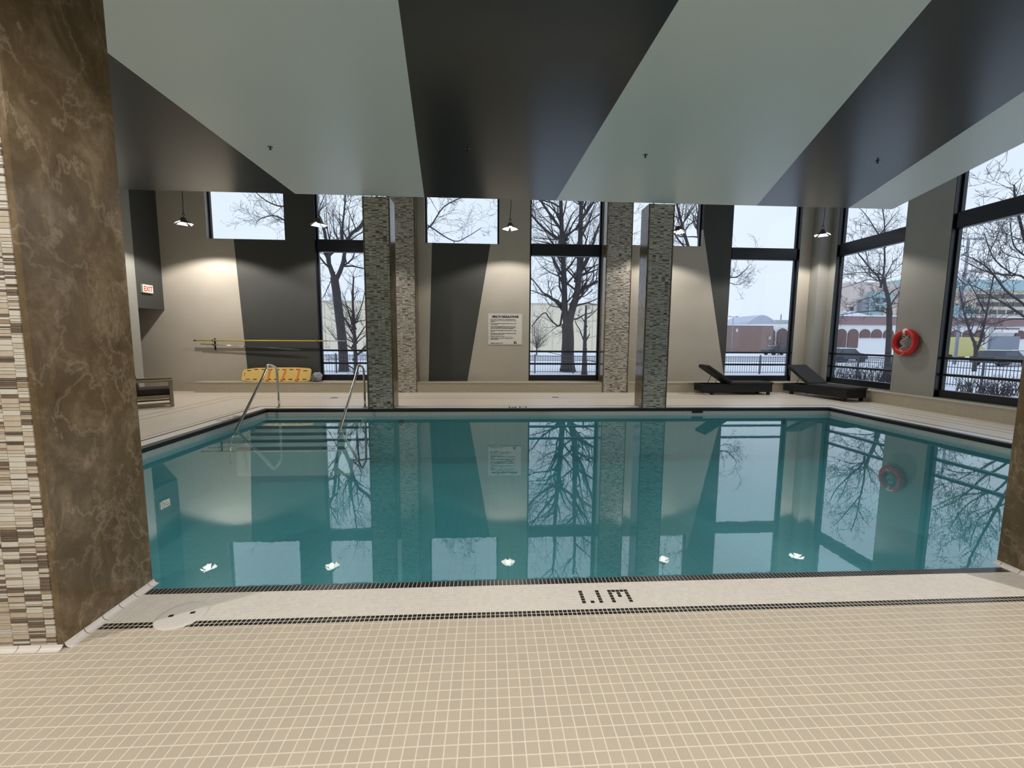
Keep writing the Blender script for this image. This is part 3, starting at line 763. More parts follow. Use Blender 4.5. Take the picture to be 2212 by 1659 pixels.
def column(name, x0, x1, y0, y1, z1, label, seed, singles=0, group=None, cove=False):
    e = empty(name, (x0, y0, 0)); w = x1-x0; d = y1-y0
    tag(e, label, 'column', group)
    core = MB(); core.box(0.03, w-0.03, 0.02, d-0.005, 0, z1); core.build('core', 'mortar', e)
    for s in (0, 1):
        m = MB(); a = 0 if s == 0 else w-0.03
        m.box(a, a+0.03, 0.0, d, 0.0, z1); o = m.build('marble_panel', 'marble', e, bevel=0.004, seg=1)
    mosaic(e, 0.032, w-0.032, z1, seed, singles, (x0, y0))
    if cove:
        m = MB(); n = int(d/0.105)
        for side in ((w+0.002, 1), (-0.002, -1)):
            for k in range(n+1):
                ya = k*0.105; yb = min(d, ya+0.102)
                if yb-ya < 0.02: continue
                X = side[0]; sg = side[1]
                pr = [(0, 0.028), (0.004, 0.028), (0.007, 0.014), (0.018, 0.005), (0.034, 0.001)]
                for p, q in zip(pr[:-1], pr[1:]):
                    m.quad((X+sg*p[0], ya, p[1]), (X+sg*p[0], yb, p[1]), (X+sg*q[0], yb, q[1]), (X+sg*q[0], ya, q[1]))
        for k in range(int(w/0.105)+1):
            xa_ = w-k*0.105; xb_ = max(0, xa_-0.102)
            pr = [(0, 0.022), (0.006, 0.010), (0.016, 0.004), (0.028, 0.001)]
            for p, q in zip(pr[:-1], pr[1:]):
                m.quad((xa_, -p[0]-0.002, p[1]), (xb_, -p[0]-0.002, p[1]), (xb_, -q[0]-0.002, q[1]), (xa_, -q[0]-0.002, q[1]))
        m.build('cove_tile', 'pale_tile', e)
    return e
column('tiled_column', -2.70, -2.12, 2.09, 2.66, ZC, 'large near left column of brown marble and striped mosaic', 11, 300, cove=True)
column('tiled_column', 3.60, 4.18, 2.09, 2.65, ZC, 'near right column of brown marble cut by the right picture edge', 12, 0, cove=True)
column('tiled_column', -2.68, -2.10, 9.50, 9.97, ZC, 'mosaic column at the far pool edge beside the pool steps', 13)
column('tiled_column', 3.55, 4.14, 9.50, 9.97, ZC, 'mosaic column at the far pool edge, right of the tall tree window', 14)
column('tiled_pilaster', -2.85, -2.065, 12.44, 12.85, ZT, 'mosaic pilaster on the back wall behind the left far column', 15)
column('tiled_pilaster', 3.43, 4.20, 12.44, 12.85, ZT, 'mosaic pilaster on the back wall behind the right far column', 16)

# ------------------------------------------------------------------ things in the room
mat('mattress_grey', (0.028, 0.028, 0.031), 0.9, noise=0.15, nscale=20, bump=0.3, bscale=400)
mat('wicker_black', (0.005, 0.005, 0.006), 0.6, bump=0.5, bscale=220)
mat('chair_wood', (0.27, 0.22, 0.15), 0.5, noise=0.2, nscale=12)
mat('cushion_dark', (0.035, 0.026, 0.022), 0.85, bump=0.2, bscale=300)
mat('lamp_metal', (0.10, 0.09, 0.085), 0.35, 0.6)
mat('lamp_glow', (1, 0.9, 0.75), 0.5, emit=(1.0, 0.92, 0.78), estr=3.5)
mat('cord_black', (0.01, 0.01, 0.01), 0.6)
mat('ring_red', (0.62, 0.022, 0.02), 0.28)
mat('rope_white', (0.70, 0.68, 0.62), 0.8)
mat('board_yellow', (0.86, 0.60, 0.19), 0.4, noise=0.06, nscale=5)
mat('strap_orange', (0.85, 0.24, 0.04), 0.7)
mat('bag_grey', (0.14, 0.15, 0.19), 0.8, noise=0.2, nscale=12, bump=0.5, bscale=30)
mat('bag_pale', (0.36, 0.36, 0.36), 0.8, noise=0.2, nscale=12)
mat('pole_yellow', (0.62, 0.46, 0.08), 0.35)
mat('pole_blue', (0.10, 0.14, 0.22), 0.3, 0.5)
mat('aluminium', (0.55, 0.55, 0.55), 0.3, 0.9)
mat('sign_white', (0.86, 0.82, 0.77), 0.45)
mat('ink', (0.015, 0.012, 0.012), 0.6)
mat('exit_face', (0.80, 0.74, 0.66), 0.5, emit=(1.0, 0.88, 0.78), estr=0.25)
mat('exit_red', (0.45, 0.02, 0.015), 0.5, emit=(0.8, 0.05, 0.03), estr=0.08)
mat('plastic_beige', (0.42, 0.41, 0.33), 0.5)

def lounger(loc, rz, label, length=2.1, wd=0.66):
    """foot end at +x, back raised at the -x end; origin at the middle of the base on the floor"""
    e = empty('sun_lounger', loc, rz); tag(e, label, 'sun lounger', 'black sun loungers in the corner')
    L = length/2; H = wd/2
    b = MB(); b.box(-L, L, -H, -H+0.04, 0.09, 0.31); b.box(-L, L, H-0.04, H, 0.09, 0.31); b.box(-L, -L+0.04, -H+0.04, H-0.04, 0.09, 0.31); b.box(L-0.04, L, -H+0.04, H-0.04, 0.09, 0.31)
    b.box(-L+0.7, L-0.04, -H+0.04, H-0.04, 0.27, 0.31)
    b.build('base_frame', 'wicker_black', e, bevel=0.01)
    for x in (-L+0.28, L-0.10):
        for y in (-H+0.035, H-0.035):
            m = MB(); m.box(x-0.035, x+0.035, y-0.03, y+0.03, 0, 0.095); m.build('leg', 'wicker_black', e)
    m = MB(); m.box(-L+0.80, L+0.03, -H-0.01, H+0.01, 0.31, 0.375); m.build('mattress', 'mattress_grey', e, bevel=0.022, seg=3)
    # raised back: frame board with cushion
    ang = math.radians(33); bl = 0.86
    px_, pz = -L+0.82, 0.33
    cx = px_-math.cos(ang)*bl/2; cz = pz+math.sin(ang)*bl/2
    m = MB(); m.obox((cx, 0, cz), (bl, wd-0.02, 0.03), 0, ang, axis='Y'); m.build('backrest', 'wicker_black', e, bevel=0.008)
    nx, nz_ = math.sin(ang), math.cos(ang)
    m = MB(); m.obox((cx+nx*0.05, 0, cz+nz_*0.05), (bl+0.03, wd+0.01, 0.07), 0, ang, axis='Y'); m.build('back_cushion', 'mattress_grey', e, bevel=0.022, seg=3)
    for s in (-1, 1):
        m = MB(); m.tube([(cx+0.02, s*(H-0.08), cz-0.02), (cx-0.09, s*(H-0.08), 0.30)], 0.009, 8); m.build('support_strut', 'lamp_metal', e)
    return e
lounger((7.28, 12.12, 0), 0.0, 'black sun lounger lying along the back wall below the far right window', 2.08, 0.56)
lounger((9.48, 11.42, 0), -math.radians(80), 'black sun lounger in the corner, its foot toward the right window wall', 1.95, 0.66)

# wooden armchair, mostly behind the near left column
e = empty('lounge_armchair', (-7.66, 9.98, 0), math.radians(37))
tag(e, 'wooden armchair with a dark cushion half hidden by the near left column', 'armchair')
for x, y in ((0.36, -0.36), (0.36, 0.36), (-0.36, -0.36), (-0.36, 0.36)):
    m = MB(); m.box(x-0.032, x+0.032, y-0.032, y+0.032, 0, 0.58); m.build('leg', 'chair_wood', e, bevel=0.006)
for s in (-1, 1):
    m = MB(); m.box(-0.40, 0.40, s*0.36-0.045, s*0.36+0.045, 0.565, 0.612); m.build('armrest', 'chair_wood', e, bevel=0.008)
    m = MB(); m.box(-0.34, 0.34, s*0.36-0.015, s*0.36+0.015, 0.06, 0.10); m.build('stretcher', 'chair_wood', e, bevel=0.004)
m = MB(); m.box(-0.34, 0.34, -0.38, -0.34, 0.19, 0.27); m.box(-0.34, 0.34, 0.34, 0.38, 0.19, 0.27); m.box(0.34, 0.38, -0.34, 0.34, 0.19, 0.27); m.box(-0.38, -0.34, -0.34, 0.34, 0.19, 0.27); m.box(-0.34, 0.34, -0.34, 0.34, 0.24, 0.26)
m.build('seat_frame', 'chair_wood', e, bevel=0.006)
m = MB(); m.box(-0.33, 0.35, -0.32, 0.32, 0.27, 0.42); m.build('seat_cushion', 'cushion_dark', e, bevel=0.04, seg=4)
m = MB(); m.obox((-0.30, 0, 0.62), (0.14, 0.62, 0.48), 0, -0.2, axis='Y'); m.build('back_cushion', 'cushion_dark', e, bevel=0.04, seg=4)
for k in range(5):
    m = MB(); m.box(-0.385, -0.365, -0.28+k*0.135, -0.24+k*0.135, 0.27, 0.80); m.build('back_slat', 'chair_wood', e, bevel=0.004)
m = MB(); m.box(-0.40, -0.35, -0.40, 0.40, 0.80, 0.86); m.build('top_rail', 'chair_wood', e, bevel=0.008)

# pool handrails
def handrail(x, label):
    e = empty('handrail', (x, 9.70, 0)); tag(e, label, 'handrail', 'steel rails over the pool steps')
    pts = [(0, 0, 0.0), (0, -0.01, 0.45), (0, -0.03, 0.82)]
    for k in range(1, 6):
        a = math.radians(k*15); pts.append((0, -0.03-0.10*(1-math.cos(a)), 0.82+0.10*math.sin(a)))
    pts += [(0, -0.20, 0.955), (0, -0.36, 0.985)]
    for k in range(1, 6):
        t = k/5; pts.append((0, -0.36-0.10*t, 0.985-0.02*t-0.05*t*t))
    pts += [(0, -0.62, 0.755), (0, -1.0, 0.42), (0, -1.66, -0.16), (0, -1.86, -0.34)]
    m = MB(); m.tube(pts, 0.025, 14); m.build('rail', 'steel', e)
    m = MB(); m.lathe([(0.022, 0.026), (0.05, 0.018), (0.058, 0.0)], n=20); m.build('flange', 'steel', e)
    m = MB(); m.tube([(0, -1.86, -0.34), (0, -1.88, -0.74)], 0.025, 10); m.build('foot', 'steel', e)
handrail(-4.70, 'left steel handrail curving down into the pool at the steps')
handrail(-2.80, 'right steel handrail at the pool steps, beside the mosaic column')

# pendant lamps
def pendant(p, label, group, top):
    e = empty('pendant_lamp', p); tag(e, label, 'pendant lamp', group)
    m = MB(); m.tube([(0, 0, 0.26), (0.015, 0, 0.6), (0.0, 0, top-p[2])], 0.008, 6); m.build('cord', 'cord_black', e)
    m = MB(); m.tube([(0, 0, 0.15)]+[(0.035*math.sin(a), 0, 0.19+0.035*(1-math.cos(a))) for a in [k*PI/4 for k in range(9)]], 0.006, 6); m.tube([(0, 0, 0.24), (0, 0, 0.27)], 0.012, 8); m.build('hook', 'cord_black', e)
    m = MB(); m.lathe([(0.0, 0.16), (0.05, 0.155), (0.07, 0.12), (0.085, 0.085), (0.09, 0.05)], n=20); m.build('housing', 'lamp_metal', e)
    for k in range(4):
        a = PI/4+k*PI/2
        m = MB(); c = math.cos(a); s = math.sin(a); tx, ty = -s, c
        pi_ = [(c*0.06+tx*w*0.05, s*0.06+ty*w*0.05, 0.072) for w in (-1, 1)]
        po = [(c*0.178+tx*w*0.118, s*0.178+ty*w*0.118, 0.0) for w in (-1, 1)]
        up = [(q[0], q[1], q[2]+0.012) for q in (pi_+po)]
        m.quad(up[0], up[1], up[3], up[2])
        lo = [pi_[0], pi_[1], po[1], po[0]]; hi = [up[0], up[1], up[3], up[2]]
        for q in range(4): m.quad(lo[q], lo[(q+1) % 4], hi[(q+1) % 4], hi[q])
        w_ = m.build('lamp_wing', 'lamp_metal', e)
        g = MB(); sh = 0.001
        g.quad(*[(q[0], q[1], q[2]-sh) for q in (pi_[0], pi_[1], po[1], po[0])]); g.build('light_panel', 'lamp_glow', w_)
    m = MB(); m.lathe([(0.0, 0.045), (0.06, 0.055), (0.085, 0.06)], n=20); m.build('core_diffuser', 'lamp_glow', e)
names = ['leftmost pendant lamp, hanging before the pale wall left of the clerestory window', 'lit pendant lamp in front of the tall window behind the pool steps', 'lit pendant lamp above the health regulations sign', 'lit pendant lamp just right of the right mosaic column', 'rightmost pendant lamp, hanging in the corner between the windows']
for p, n in zip(LAMP_SPOTS, names): pendant(p, n, 'pendant lamps over the far deck', ZT)
for p, n in zip(NEAR_SPOTS, ('left', 'middle', 'right')): pendant(p, 'pendant lamp over the near deck behind the camera, the %s one' % n, 'pendant lamps over the near deck', ZC)

# sprinklers in the glossy ceiling
for x, y, l in ((-3.45, 7.25, 'sprinkler head in the left pale ceiling panel'), (-0.33, 7.10, 'sprinkler head in the middle dark ceiling panel'), (2.56, 7.10, 'sprinkler head in the right pale ceiling panel'), (6.49, 7.04, 'sprinkler head in the right dark ceiling panel')):
    e = empty('ceiling_sprinkler', (x, y, ZC)); tag(e, l, 'sprinkler', 'sprinklers in the ceiling')
    m = MB(); m.lathe([(0.02, -0.004), (0.035, -0.003), (0.038, 0.0)], n=16); m.build('escutcheon', 'lamp_metal', e)
    m = MB(); m.tube([(0, 0, 0), (0, 0, -0.035)], 0.010, 8); m.lathe([(0.0, -0.04), (0.018, -0.042), (0.018, -0.037), (0, -0.036)], n=12); m.build('sprinkler_head', 'cord_black', e)

# life ring on the right wall
e = empty('life_ring', (10.225, 9.86, 1.56)); tag(e, 'red life ring hanging on the wall between the right windows', 'life ring')
m = MB(); pr = []
for j in range(14):
    a = 2*PI*j/14; pr.append((0.262+0.072*math.cos(a), 0.062*math.sin(a)))
pr.append(pr[0]); m.lathe(pr, n=40); o = m.build('ring', 'ring_red', e); o.rotation_euler = (0, PI/2, 0)
for ang, nm in ((90, 'label_band'),):
    m = MB(); a = math.radians(ang); k0 = []
    for t in (-0.12, -0.04, 0.04, 0.12):
        for j in range(15):
            b_ = 2*PI*j/14; r = 0.262+0.0745*math.cos(b_); k0.append((0.0645*math.sin(b_), r*math.cos(a+t), r*math.sin(a+t)))
    for i in range(3):
        for j in range(14): m.quad(k0[i*15+j], k0[i*15+j+1], k0[(i+1)*15+j+1], k0[(i+1)*15+j])
    m.build(nm, 'sign_white', e)
r_ = random.Random(3)
for q in range(3):
    pts = []
    x = -0.03-0.02*q
    for k in range(14):
        t = k/13
        pts.append((x+0.02*math.sin(k*1.7+q), 0.09*math.sin(k*1.3+q*2.1)*(1-0.4*t), 0.20-0.50*t if q < 2 else 0.1-0.46*t))
    m = MB(); m.tube(pts, 0.0055, 6); m.build('rope', 'rope_white', e)
m = MB(); m.box(0.045, 0.075, -0.03, 0.03, 0.10, 0.20); m.build('wall_hook', 'steel', e)

# spine board
def curve_plate(name, outer, holes, depth, m_, parent, bev=0.004):
    cu = bpy.data.curves.new(name, 'CURVE'); cu.dimensions = '2D'; cu.fill_mode = 'BOTH'; cu.extrude = depth/2-bev; cu.bevel_depth = bev; cu.bevel_resolution = 1
    for pts in [outer]+holes:
        sp = cu.splines.new('POLY'); sp.points.add(len(pts)-1); sp.use_cyclic_u = True
        for i, p in enumerate(pts): sp.points[i].co = (p[0], p[1], 0, 1)
    tmp = bpy.data.objects.new(name+'_curve', cu); COL.objects.link(tmp)
    dg = bpy.context.evaluated_depsgraph_get(); me = bpy.data.meshes.new_from_object(tmp.evaluated_get(dg))
    bpy.data.objects.remove(tmp)
    me.materials.clear(); me.materials.append(MATS[m_]); me.name = name
    o = bpy.data.objects.new(name, me); COL.objects.link(o); o.parent = parent; return o
def rrect(cx, cy, w, h, r, n=5, rot=0.0):
    pts = []
    for (sx, sy, a0) in ((1, 1, 0), (-1, 1, 90), (-1, -1, 180), (1, -1, 270)):
        for k in range(n):
            a = math.radians(a0+90*k/(n-1)); pts.append((cx+sx*(w/2-r)+r*math.cos(a), cy+sy*(h/2-r)+r*math.sin(a)))
    if rot:
        pts = [(cx+(p[0]-cx)*math.cos(rot)-(p[1]-cy)*math.sin(rot), cy+(p[0]-cx)*math.sin(rot)+(p[1]-cy)*math.cos(rot)) for p in pts]
    return pts
e = empty('spine_board', (-6.16, 12.60, 0.302)); e.rotation_euler = (math.radians(70), 0, 0)
tag(e, 'yellow spine board with orange straps leaning on the back wall', 'spine board')
out_ = [(-0.97, 0.06), (-0.97, 0.30), (-0.92, 0.36), (-0.6, 0.405), (0.0, 0.42), (0.6, 0.42), (0.92, 0.40), (0.965, 0.36), (0.965, 0.06), (0.92, 0.015), (0.6, 0.0), (-0.6, 0.0), (-0.92, 0.02)]
hs = []
for k in range(9): hs += [rrect(-0.80+k*0.2, 0.36 if 0 < k < 8 else 0.325, 0.13, 0.038, 0.018), rrect(-0.80+k*0.2, 0.062, 0.13, 0.038, 0.018)]
hs.append(rrect(-0.905, 0.21, 0.028, 0.11, 0.013)); hs.append(rrect(0.915, 0.21, 0.022, 0.022, 0.010))
curve_plate('board', list(reversed(out_)), hs, 0.045, 'board_yellow', e, 0.005)
for x, sk in ((-0.23, 0.03), (0.18, 0.06), (0.60, 0.03)):
    m = MB()
    for k in range(6):
        y0_ = 0.04+k*0.057; xo = x+sk*k/5
        m.quad((xo-0.028, y0_, 0.028), (xo+0.028, y0_, 0.028), (xo+0.028+sk/5, y0_+0.057, 0.028), (xo-0.028+sk/5, y0_+0.057, 0.028))
    m.box(x-0.05, x+0.03, 0.02, 0.055, 0.024, 0.042)
    m.build('strap', 'strap_orange', e)
# bag beside it
e = empty('bag', (-5.02, 12.60, 0.30)); tag(e, 'crumpled grey bag on the bench beside the yellow board', 'bag')
bm = bmesh.new(); bmesh.ops.create_icosphere(bm, subdivisions=3, radius=1)
r_ = random.Random(5)
for v in bm.verts:
    n = 1+0.12*math.sin(5*v.co.x+2)*math.sin(4*v.co.z)+0.06*math.sin(11*v.co.y+3*v.co.z)
    v.co = Vector((v.co.x*0.155*n, v.co.y*0.10*n, max(0.0, (v.co.z+0.9)*0.15*n)))
    v.co.x += 0.04*v.co.z/0.25
me = bpy.data.meshes.new('bag_body'); bm.to_mesh(me); bm.free(); me.materials.append(MATS['bag_pale'])
for p_ in me.polygons: p_.use_smooth = True
o = bpy.data.objects.new('bag_body', me); COL.objects.link(o); o.parent = e
m = MB(); m.lathe([(0.0, 0.012), (0.07, 0.010), (0.095, 0.0)], n=18); o = m.build('bag_front', 'bag_grey', e); o.location = (-0.02, -0.098, 0.115); o.rotation_euler = (math.radians(80), 0, 0.1)
m = MB(); m.tube([(0.09, -0.06, 0.02), (0.15, -0.09, 0.01), (0.2, -0.07, 0.008)], 0.008, 6); m.build('bag_strap', 'bag_grey', e)

# poles on hooks
e = empty('rescue_pole', (-6.35, 12.74, 1.485)); tag(e, 'long yellow pole hung level on the back wall', 'pole')
m = MB(); m.tube([(-2.1, 0, -0.005), (1.55, 0, 0.005)], 0.0185, 10); m.build('pole_shaft', 'pole_yellow', e)
m = MB(); m.tube([(1.55, 0, 0.005), (2.15, 0, 0.008)], 0.013, 8); m.build('pole_end', 'aluminium', e)
m = MB(); m.tube([(-2.12, 0, -0.005), (-2.08, 0, -0.005)], 0.022, 10); m.build('pole_cap', 'cord_black', e)
e = empty('skimmer_pole', (-6.85, 12.76, 1.30)); tag(e, 'silver and blue telescopic pole sloping below the yellow pole', 'pole')
m = MB(); m.tube([(-1.45, 0, 0.08), (-0.25, 0, 0.015)], 0.013, 8); m.build('pole_inner', 'aluminium', e)
m = MB(); m.tube([(-0.25, 0, 0.015), (1.35, 0, -0.075)], 0.017, 8); m.build('pole_shaft', 'pole_blue', e)
for x, l in ((-7.95, 'black wall hook holding the left ends of both poles'), (-4.99, 'small black wall hook near the tall window holding the yellow pole')):
    e = empty('wall_hook', (x, 12.85, 1.42)); tag(e, l, 'hook')
    big_ = x < -6
    m = MB(); m.box(-0.018, 0.018, -0.02, 0, -0.22 if big_ else 0.0, 0.12); m.build('hook_plate', 'cord_black', e)
    m = MB(); m.tube([(0, -0.02, 0.04), (0, -0.09, 0.035), (0, -0.135, 0.05), (0, -0.145, 0.09)], 0.009, 6); m.build('hook_arm', 'cord_black', e)
    if big_:
        m = MB(); m.tube([(0, -0.02, -0.07), (0, -0.09, -0.08), (0, -0.12, -0.06), (0, -0.13, -0.03)], 0.009, 6); m.build('hook_arm', 'cord_black', e)

# writing
def text(parent, name, s, size, loc, m_, rot=(PI/2, 0, 0), off=0.0, align='LEFT', ext=0.0006, xs=1.0, label=None, fit=None):
    cu = bpy.data.curves.new(name, 'FONT'); cu.body = s; cu.size = size; cu.extrude = ext; cu.offset = off; cu.align_x = align; cu.resolution_u = 2
    tmp = bpy.data.objects.new(name+'_t', cu); COL.objects.link(tmp)
    dg = bpy.context.evaluated_depsgraph_get(); me = bpy.data.meshes.new_from_object(tmp.evaluated_get(dg))
    bpy.data.objects.remove(tmp)
    me.materials.clear(); me.materials.append(MATS[m_]); me.name = name
    if fit:
        w = max(v.co.x for v in me.vertices)-min(v.co.x for v in me.vertices); xs = fit/w
    for v in me.vertices: v.co.x *= xs
    o = bpy.data.objects.new(name, me); COL.objects.link(o); o.parent = parent; o.location = loc; o.rotation_euler = rot
    if label: o['label'] = label
    return o
e = empty('rules_sign', (0.516, 12.845, 1.875)); tag(e, 'white HEALTH REGULATIONS sign on the back wall left of the tall window', 'sign')
m = MB(); m.box(-0.52, 0.52, -0.010, 0.0, -0.465, 0.465); m.build('sign_board', 'sign_white', e, bevel=0.003)
m = MB()
for a in ((-0.505, 0.505, 0.445, 0.448), (-0.505, 0.505, -0.448, -0.445), (-0.505, -0.502, -0.445, 0.445), (0.502, 0.505, -0.445, 0.445)): m.box(a[0], a[1], -0.0112, -0.010, a[2], a[3])
m.build('sign_border', 'slot', e)
text(e, 'lettering', 'HEALTH REGULATIONS', 0.085, (0, -0.0115, 0.345), 'ink', off=0.0055, align='CENTER', fit=0.80)
body = [(0.285, '1.', 'That no person infected with a communicable disease or'), (0.245, '', 'having open sores on his or her body shall enter the pool'), (0.212, '', 'enclosure.'),
 (0.160, '2.', 'That no person shall bring a glass container onto the deck'), (0.126, '', 'or into the pool.'),
 (0.074, '3.', 'That no person shall pollute the water in the pool in any'), (0.040, '', 'manner and that spitting, spouting of water and blowing'), (0.006, '', 'the nose in the pool or on the deck are prohibited.'),
 (-0.050, '4.', 'That no person shall engage in boisterous play in or about'), (-0.082, '', 'the pool.'),
 (-0.136, '5.', 'That maximum number of bathers permitted on the deck'), (-0.170, '', 'and in the pool at any time is'),
 (-0.224, '6.', 'Emergency telephone is located  ____________'), (-0.278, '7.', 'Where a lifeguard is provided, the lifeguard shall be'), (-0.312, '', 'placed at all times.'), (-0.43, '', 'Regulation Health Act 1990')]
for z, n, s in body:
    text(e, 'lettering', s, 0.034, (-0.44, -0.0112, z), 'ink', off=0.0016, xs=0.97)
    if n: text(e, 'lettering', n, 0.034, (-0.485, -0.0112, z), 'ink', off=0.0009)
m = MB(); m.poly([(0.26, -0.0115, -0.435), (0.36, -0.0115, -0.435), (0.335, -0.0115, -0.375), (0.30, -0.0115, -0.352), (0.265, -0.0115, -0.39)]); tag(m.build('logo', 'ink', e), 'small black triangular emblem')
m = MB(); m.poly([(0.29, -0.0119, -0.415), (0.335, -0.0119, -0.415), (0.312, -0.0119, -0.378)]); m.build('logo_detail', 'sign_white', e)
e = empty('exit_sign', (-9.3, 12.24, 2.87), PI/2); tag(e, 'lit EXIT sign with red letters on the dark header', 'sign')
m = MB(); m.box(-0.185, 0.185, -0.055, 0, -0.115, 0.115); m.build('sign_housing', 'plastic_beige', e, bevel=0.006)
m = MB(); m.box(-0.165, 0.165, -0.060, -0.055, -0.10, 0.10); m.build('sign_face', 'exit_face', e)
text(e, 'lettering', 'EXIT', 0.195, (0, -0.0615, -0.068), 'exit_red', off=0.004, align='CENTER', xs=0.72)

# ------------------------------------------------------------------ outdoors
mat('snow', (0.80, 0.84, 0.92), 0.9, noise=0.05, nscale=0.6, bump=0.4, bscale=1.5)
mat('snow_road', (0.45, 0.47, 0.52), 0.9, noise=0.15, nscale=0.4)
mat('bark', (0.060, 0.052, 0.054), 0.9, noise=0.3, nscale=9, bump=0.6, bscale=18)
mat('twig', (0.085, 0.078, 0.085), 0.9)
mat('fence_metal', (0.07, 0.08, 0.11), 0.5)
mat('cream_wall', (0.86, 0.77, 0.61), 0.8, noise=0.03, nscale=0.2)
mat('cream_joint', (0.62, 0.56, 0.46), 0.8)
mat('brick_red', (0.27, 0.185, 0.165), 0.85, noise=0.12, nscale=0.5)
mat('brick_dark', (0.15, 0.085, 0.08), 0.85)
mat('plum_band', (0.30, 0.195, 0.195), 0.8, noise=0.08, nscale=0.3)
mat('arcade_white', (0.85, 0.86, 0.87), 0.8)
mat('arch_dark', (0.17, 0.105, 0.10), 0.8)
mat('teal_glass', (0.38, 0.56, 0.60), 0.25, noise=0.2, nscale=0.1)
mat('tan_clad', (0.66, 0.56, 0.46), 0.8, noise=0.04, nscale=0.1)
mat('pink_clad', (0.68, 0.58, 0.54), 0.8)
mat('grey_clad', (0.25, 0.28, 0.33), 0.7)
mat('dark_window', (0.07, 0.09, 0.11), 0.3)
mat('hangar_grey', (0.55, 0.60, 0.70), 0.7)
mat('van_yellow', (0.62, 0.56, 0.22), 0.5)
mat('car_dark', (0.05, 0.055, 0.07), 0.35)
mat('car_white', (0.60, 0.62, 0.66), 0.35)
mat('pole_grey', (0.30, 0.33, 0.40), 0.6)
GZ = -0.58
g = MB(); n_ = 24
g.quad((-200, 13.2, GZ), (11.0, 13.2, GZ), (11.0, 400, GZ), (-200, 400, GZ)); g.quad((10.6, -60, GZ), (400, -60, GZ), (400, 400, GZ), (10.6, 400, GZ))
struct(g.build('ground_snow', 'snow'))
g = MB(); g.box(-60, 140, 46, 58, GZ, GZ+0.012); struct(g.build('road', 'snow_road'))

def fence(pts, zt, name_label, posts=2.4, pitch=0.115):
    e = empty('metal_fence', (pts[0][0], pts[0][1], GZ)); tag(e, name_label, 'fence')
    a = Vector((*pts[0], 0)); b_ = Vector((*pts[1], 0)); d = (b_-a); L = d.length; d /= L; rot = math.atan2(d.y, d.x)
    H = zt-GZ
    for z in (0.12, H-0.34, H-0.05):
        m = MB(); c = d*(L/2); m.obox((c.x, c.y, z), (L, 0.03, 0.035), rot); m.build('fence_rail', 'fence_metal', e)
    k = 0
    while k*posts <= L:
        c = d*(k*posts); m = MB(); m.obox((c.x, c.y, (H+0.08)/2), (0.065, 0.065, H+0.08), rot); m.build('fence_post', 'fence_metal', e); k += 1
    cnt = int(L/pitch); me_ = None
    pk = MB(); pk.box(-0.009, 0.009, -0.009, 0.009, 0.04, H)
    first = None; rest = MB(); sel = 0
    cand = []
    for i in range(cnt):
        c = d*((i+0.5)*pitch); q = cam_px((a.x+c.x, a.y+c.y, GZ+0.8)); vis = q and 0 < q[0] < 2212
        cand.append((0 if vis else 1, q[2] if q else 99, c.x, c.y))
    cand.sort()
    for i, (v, _, x, y) in enumerate(cand):
        if v == 0 and sel < 300:
            if first is None:
                first = pk.build('fence_picket', 'fence_metal', e); first.location = (x, y, 0); first.rotation_euler = (0, 0, rot)
            else:
                o = link_copy(first.data, 'fence_picket', e, (x, y, 0)); o.rotation_euler = (0, 0, rot)
            sel += 1
        else: rest.box(x-0.009, x+0.009, y-0.009, y+0.009, 0.04, H)
    if rest.v: stuff(rest.build('fence_picket', 'fence_metal', e))
fence([(-22, 27.0), (22.7, 27.0)], 0.60, 'low dark metal fence in the snow behind the back windows', 2.5, 0.16)
fence([(22.7, 26.9), (22.7, 9.0)], 0.72, 'dark metal fence with pickets outside the right windows', 2.2, 0.13)

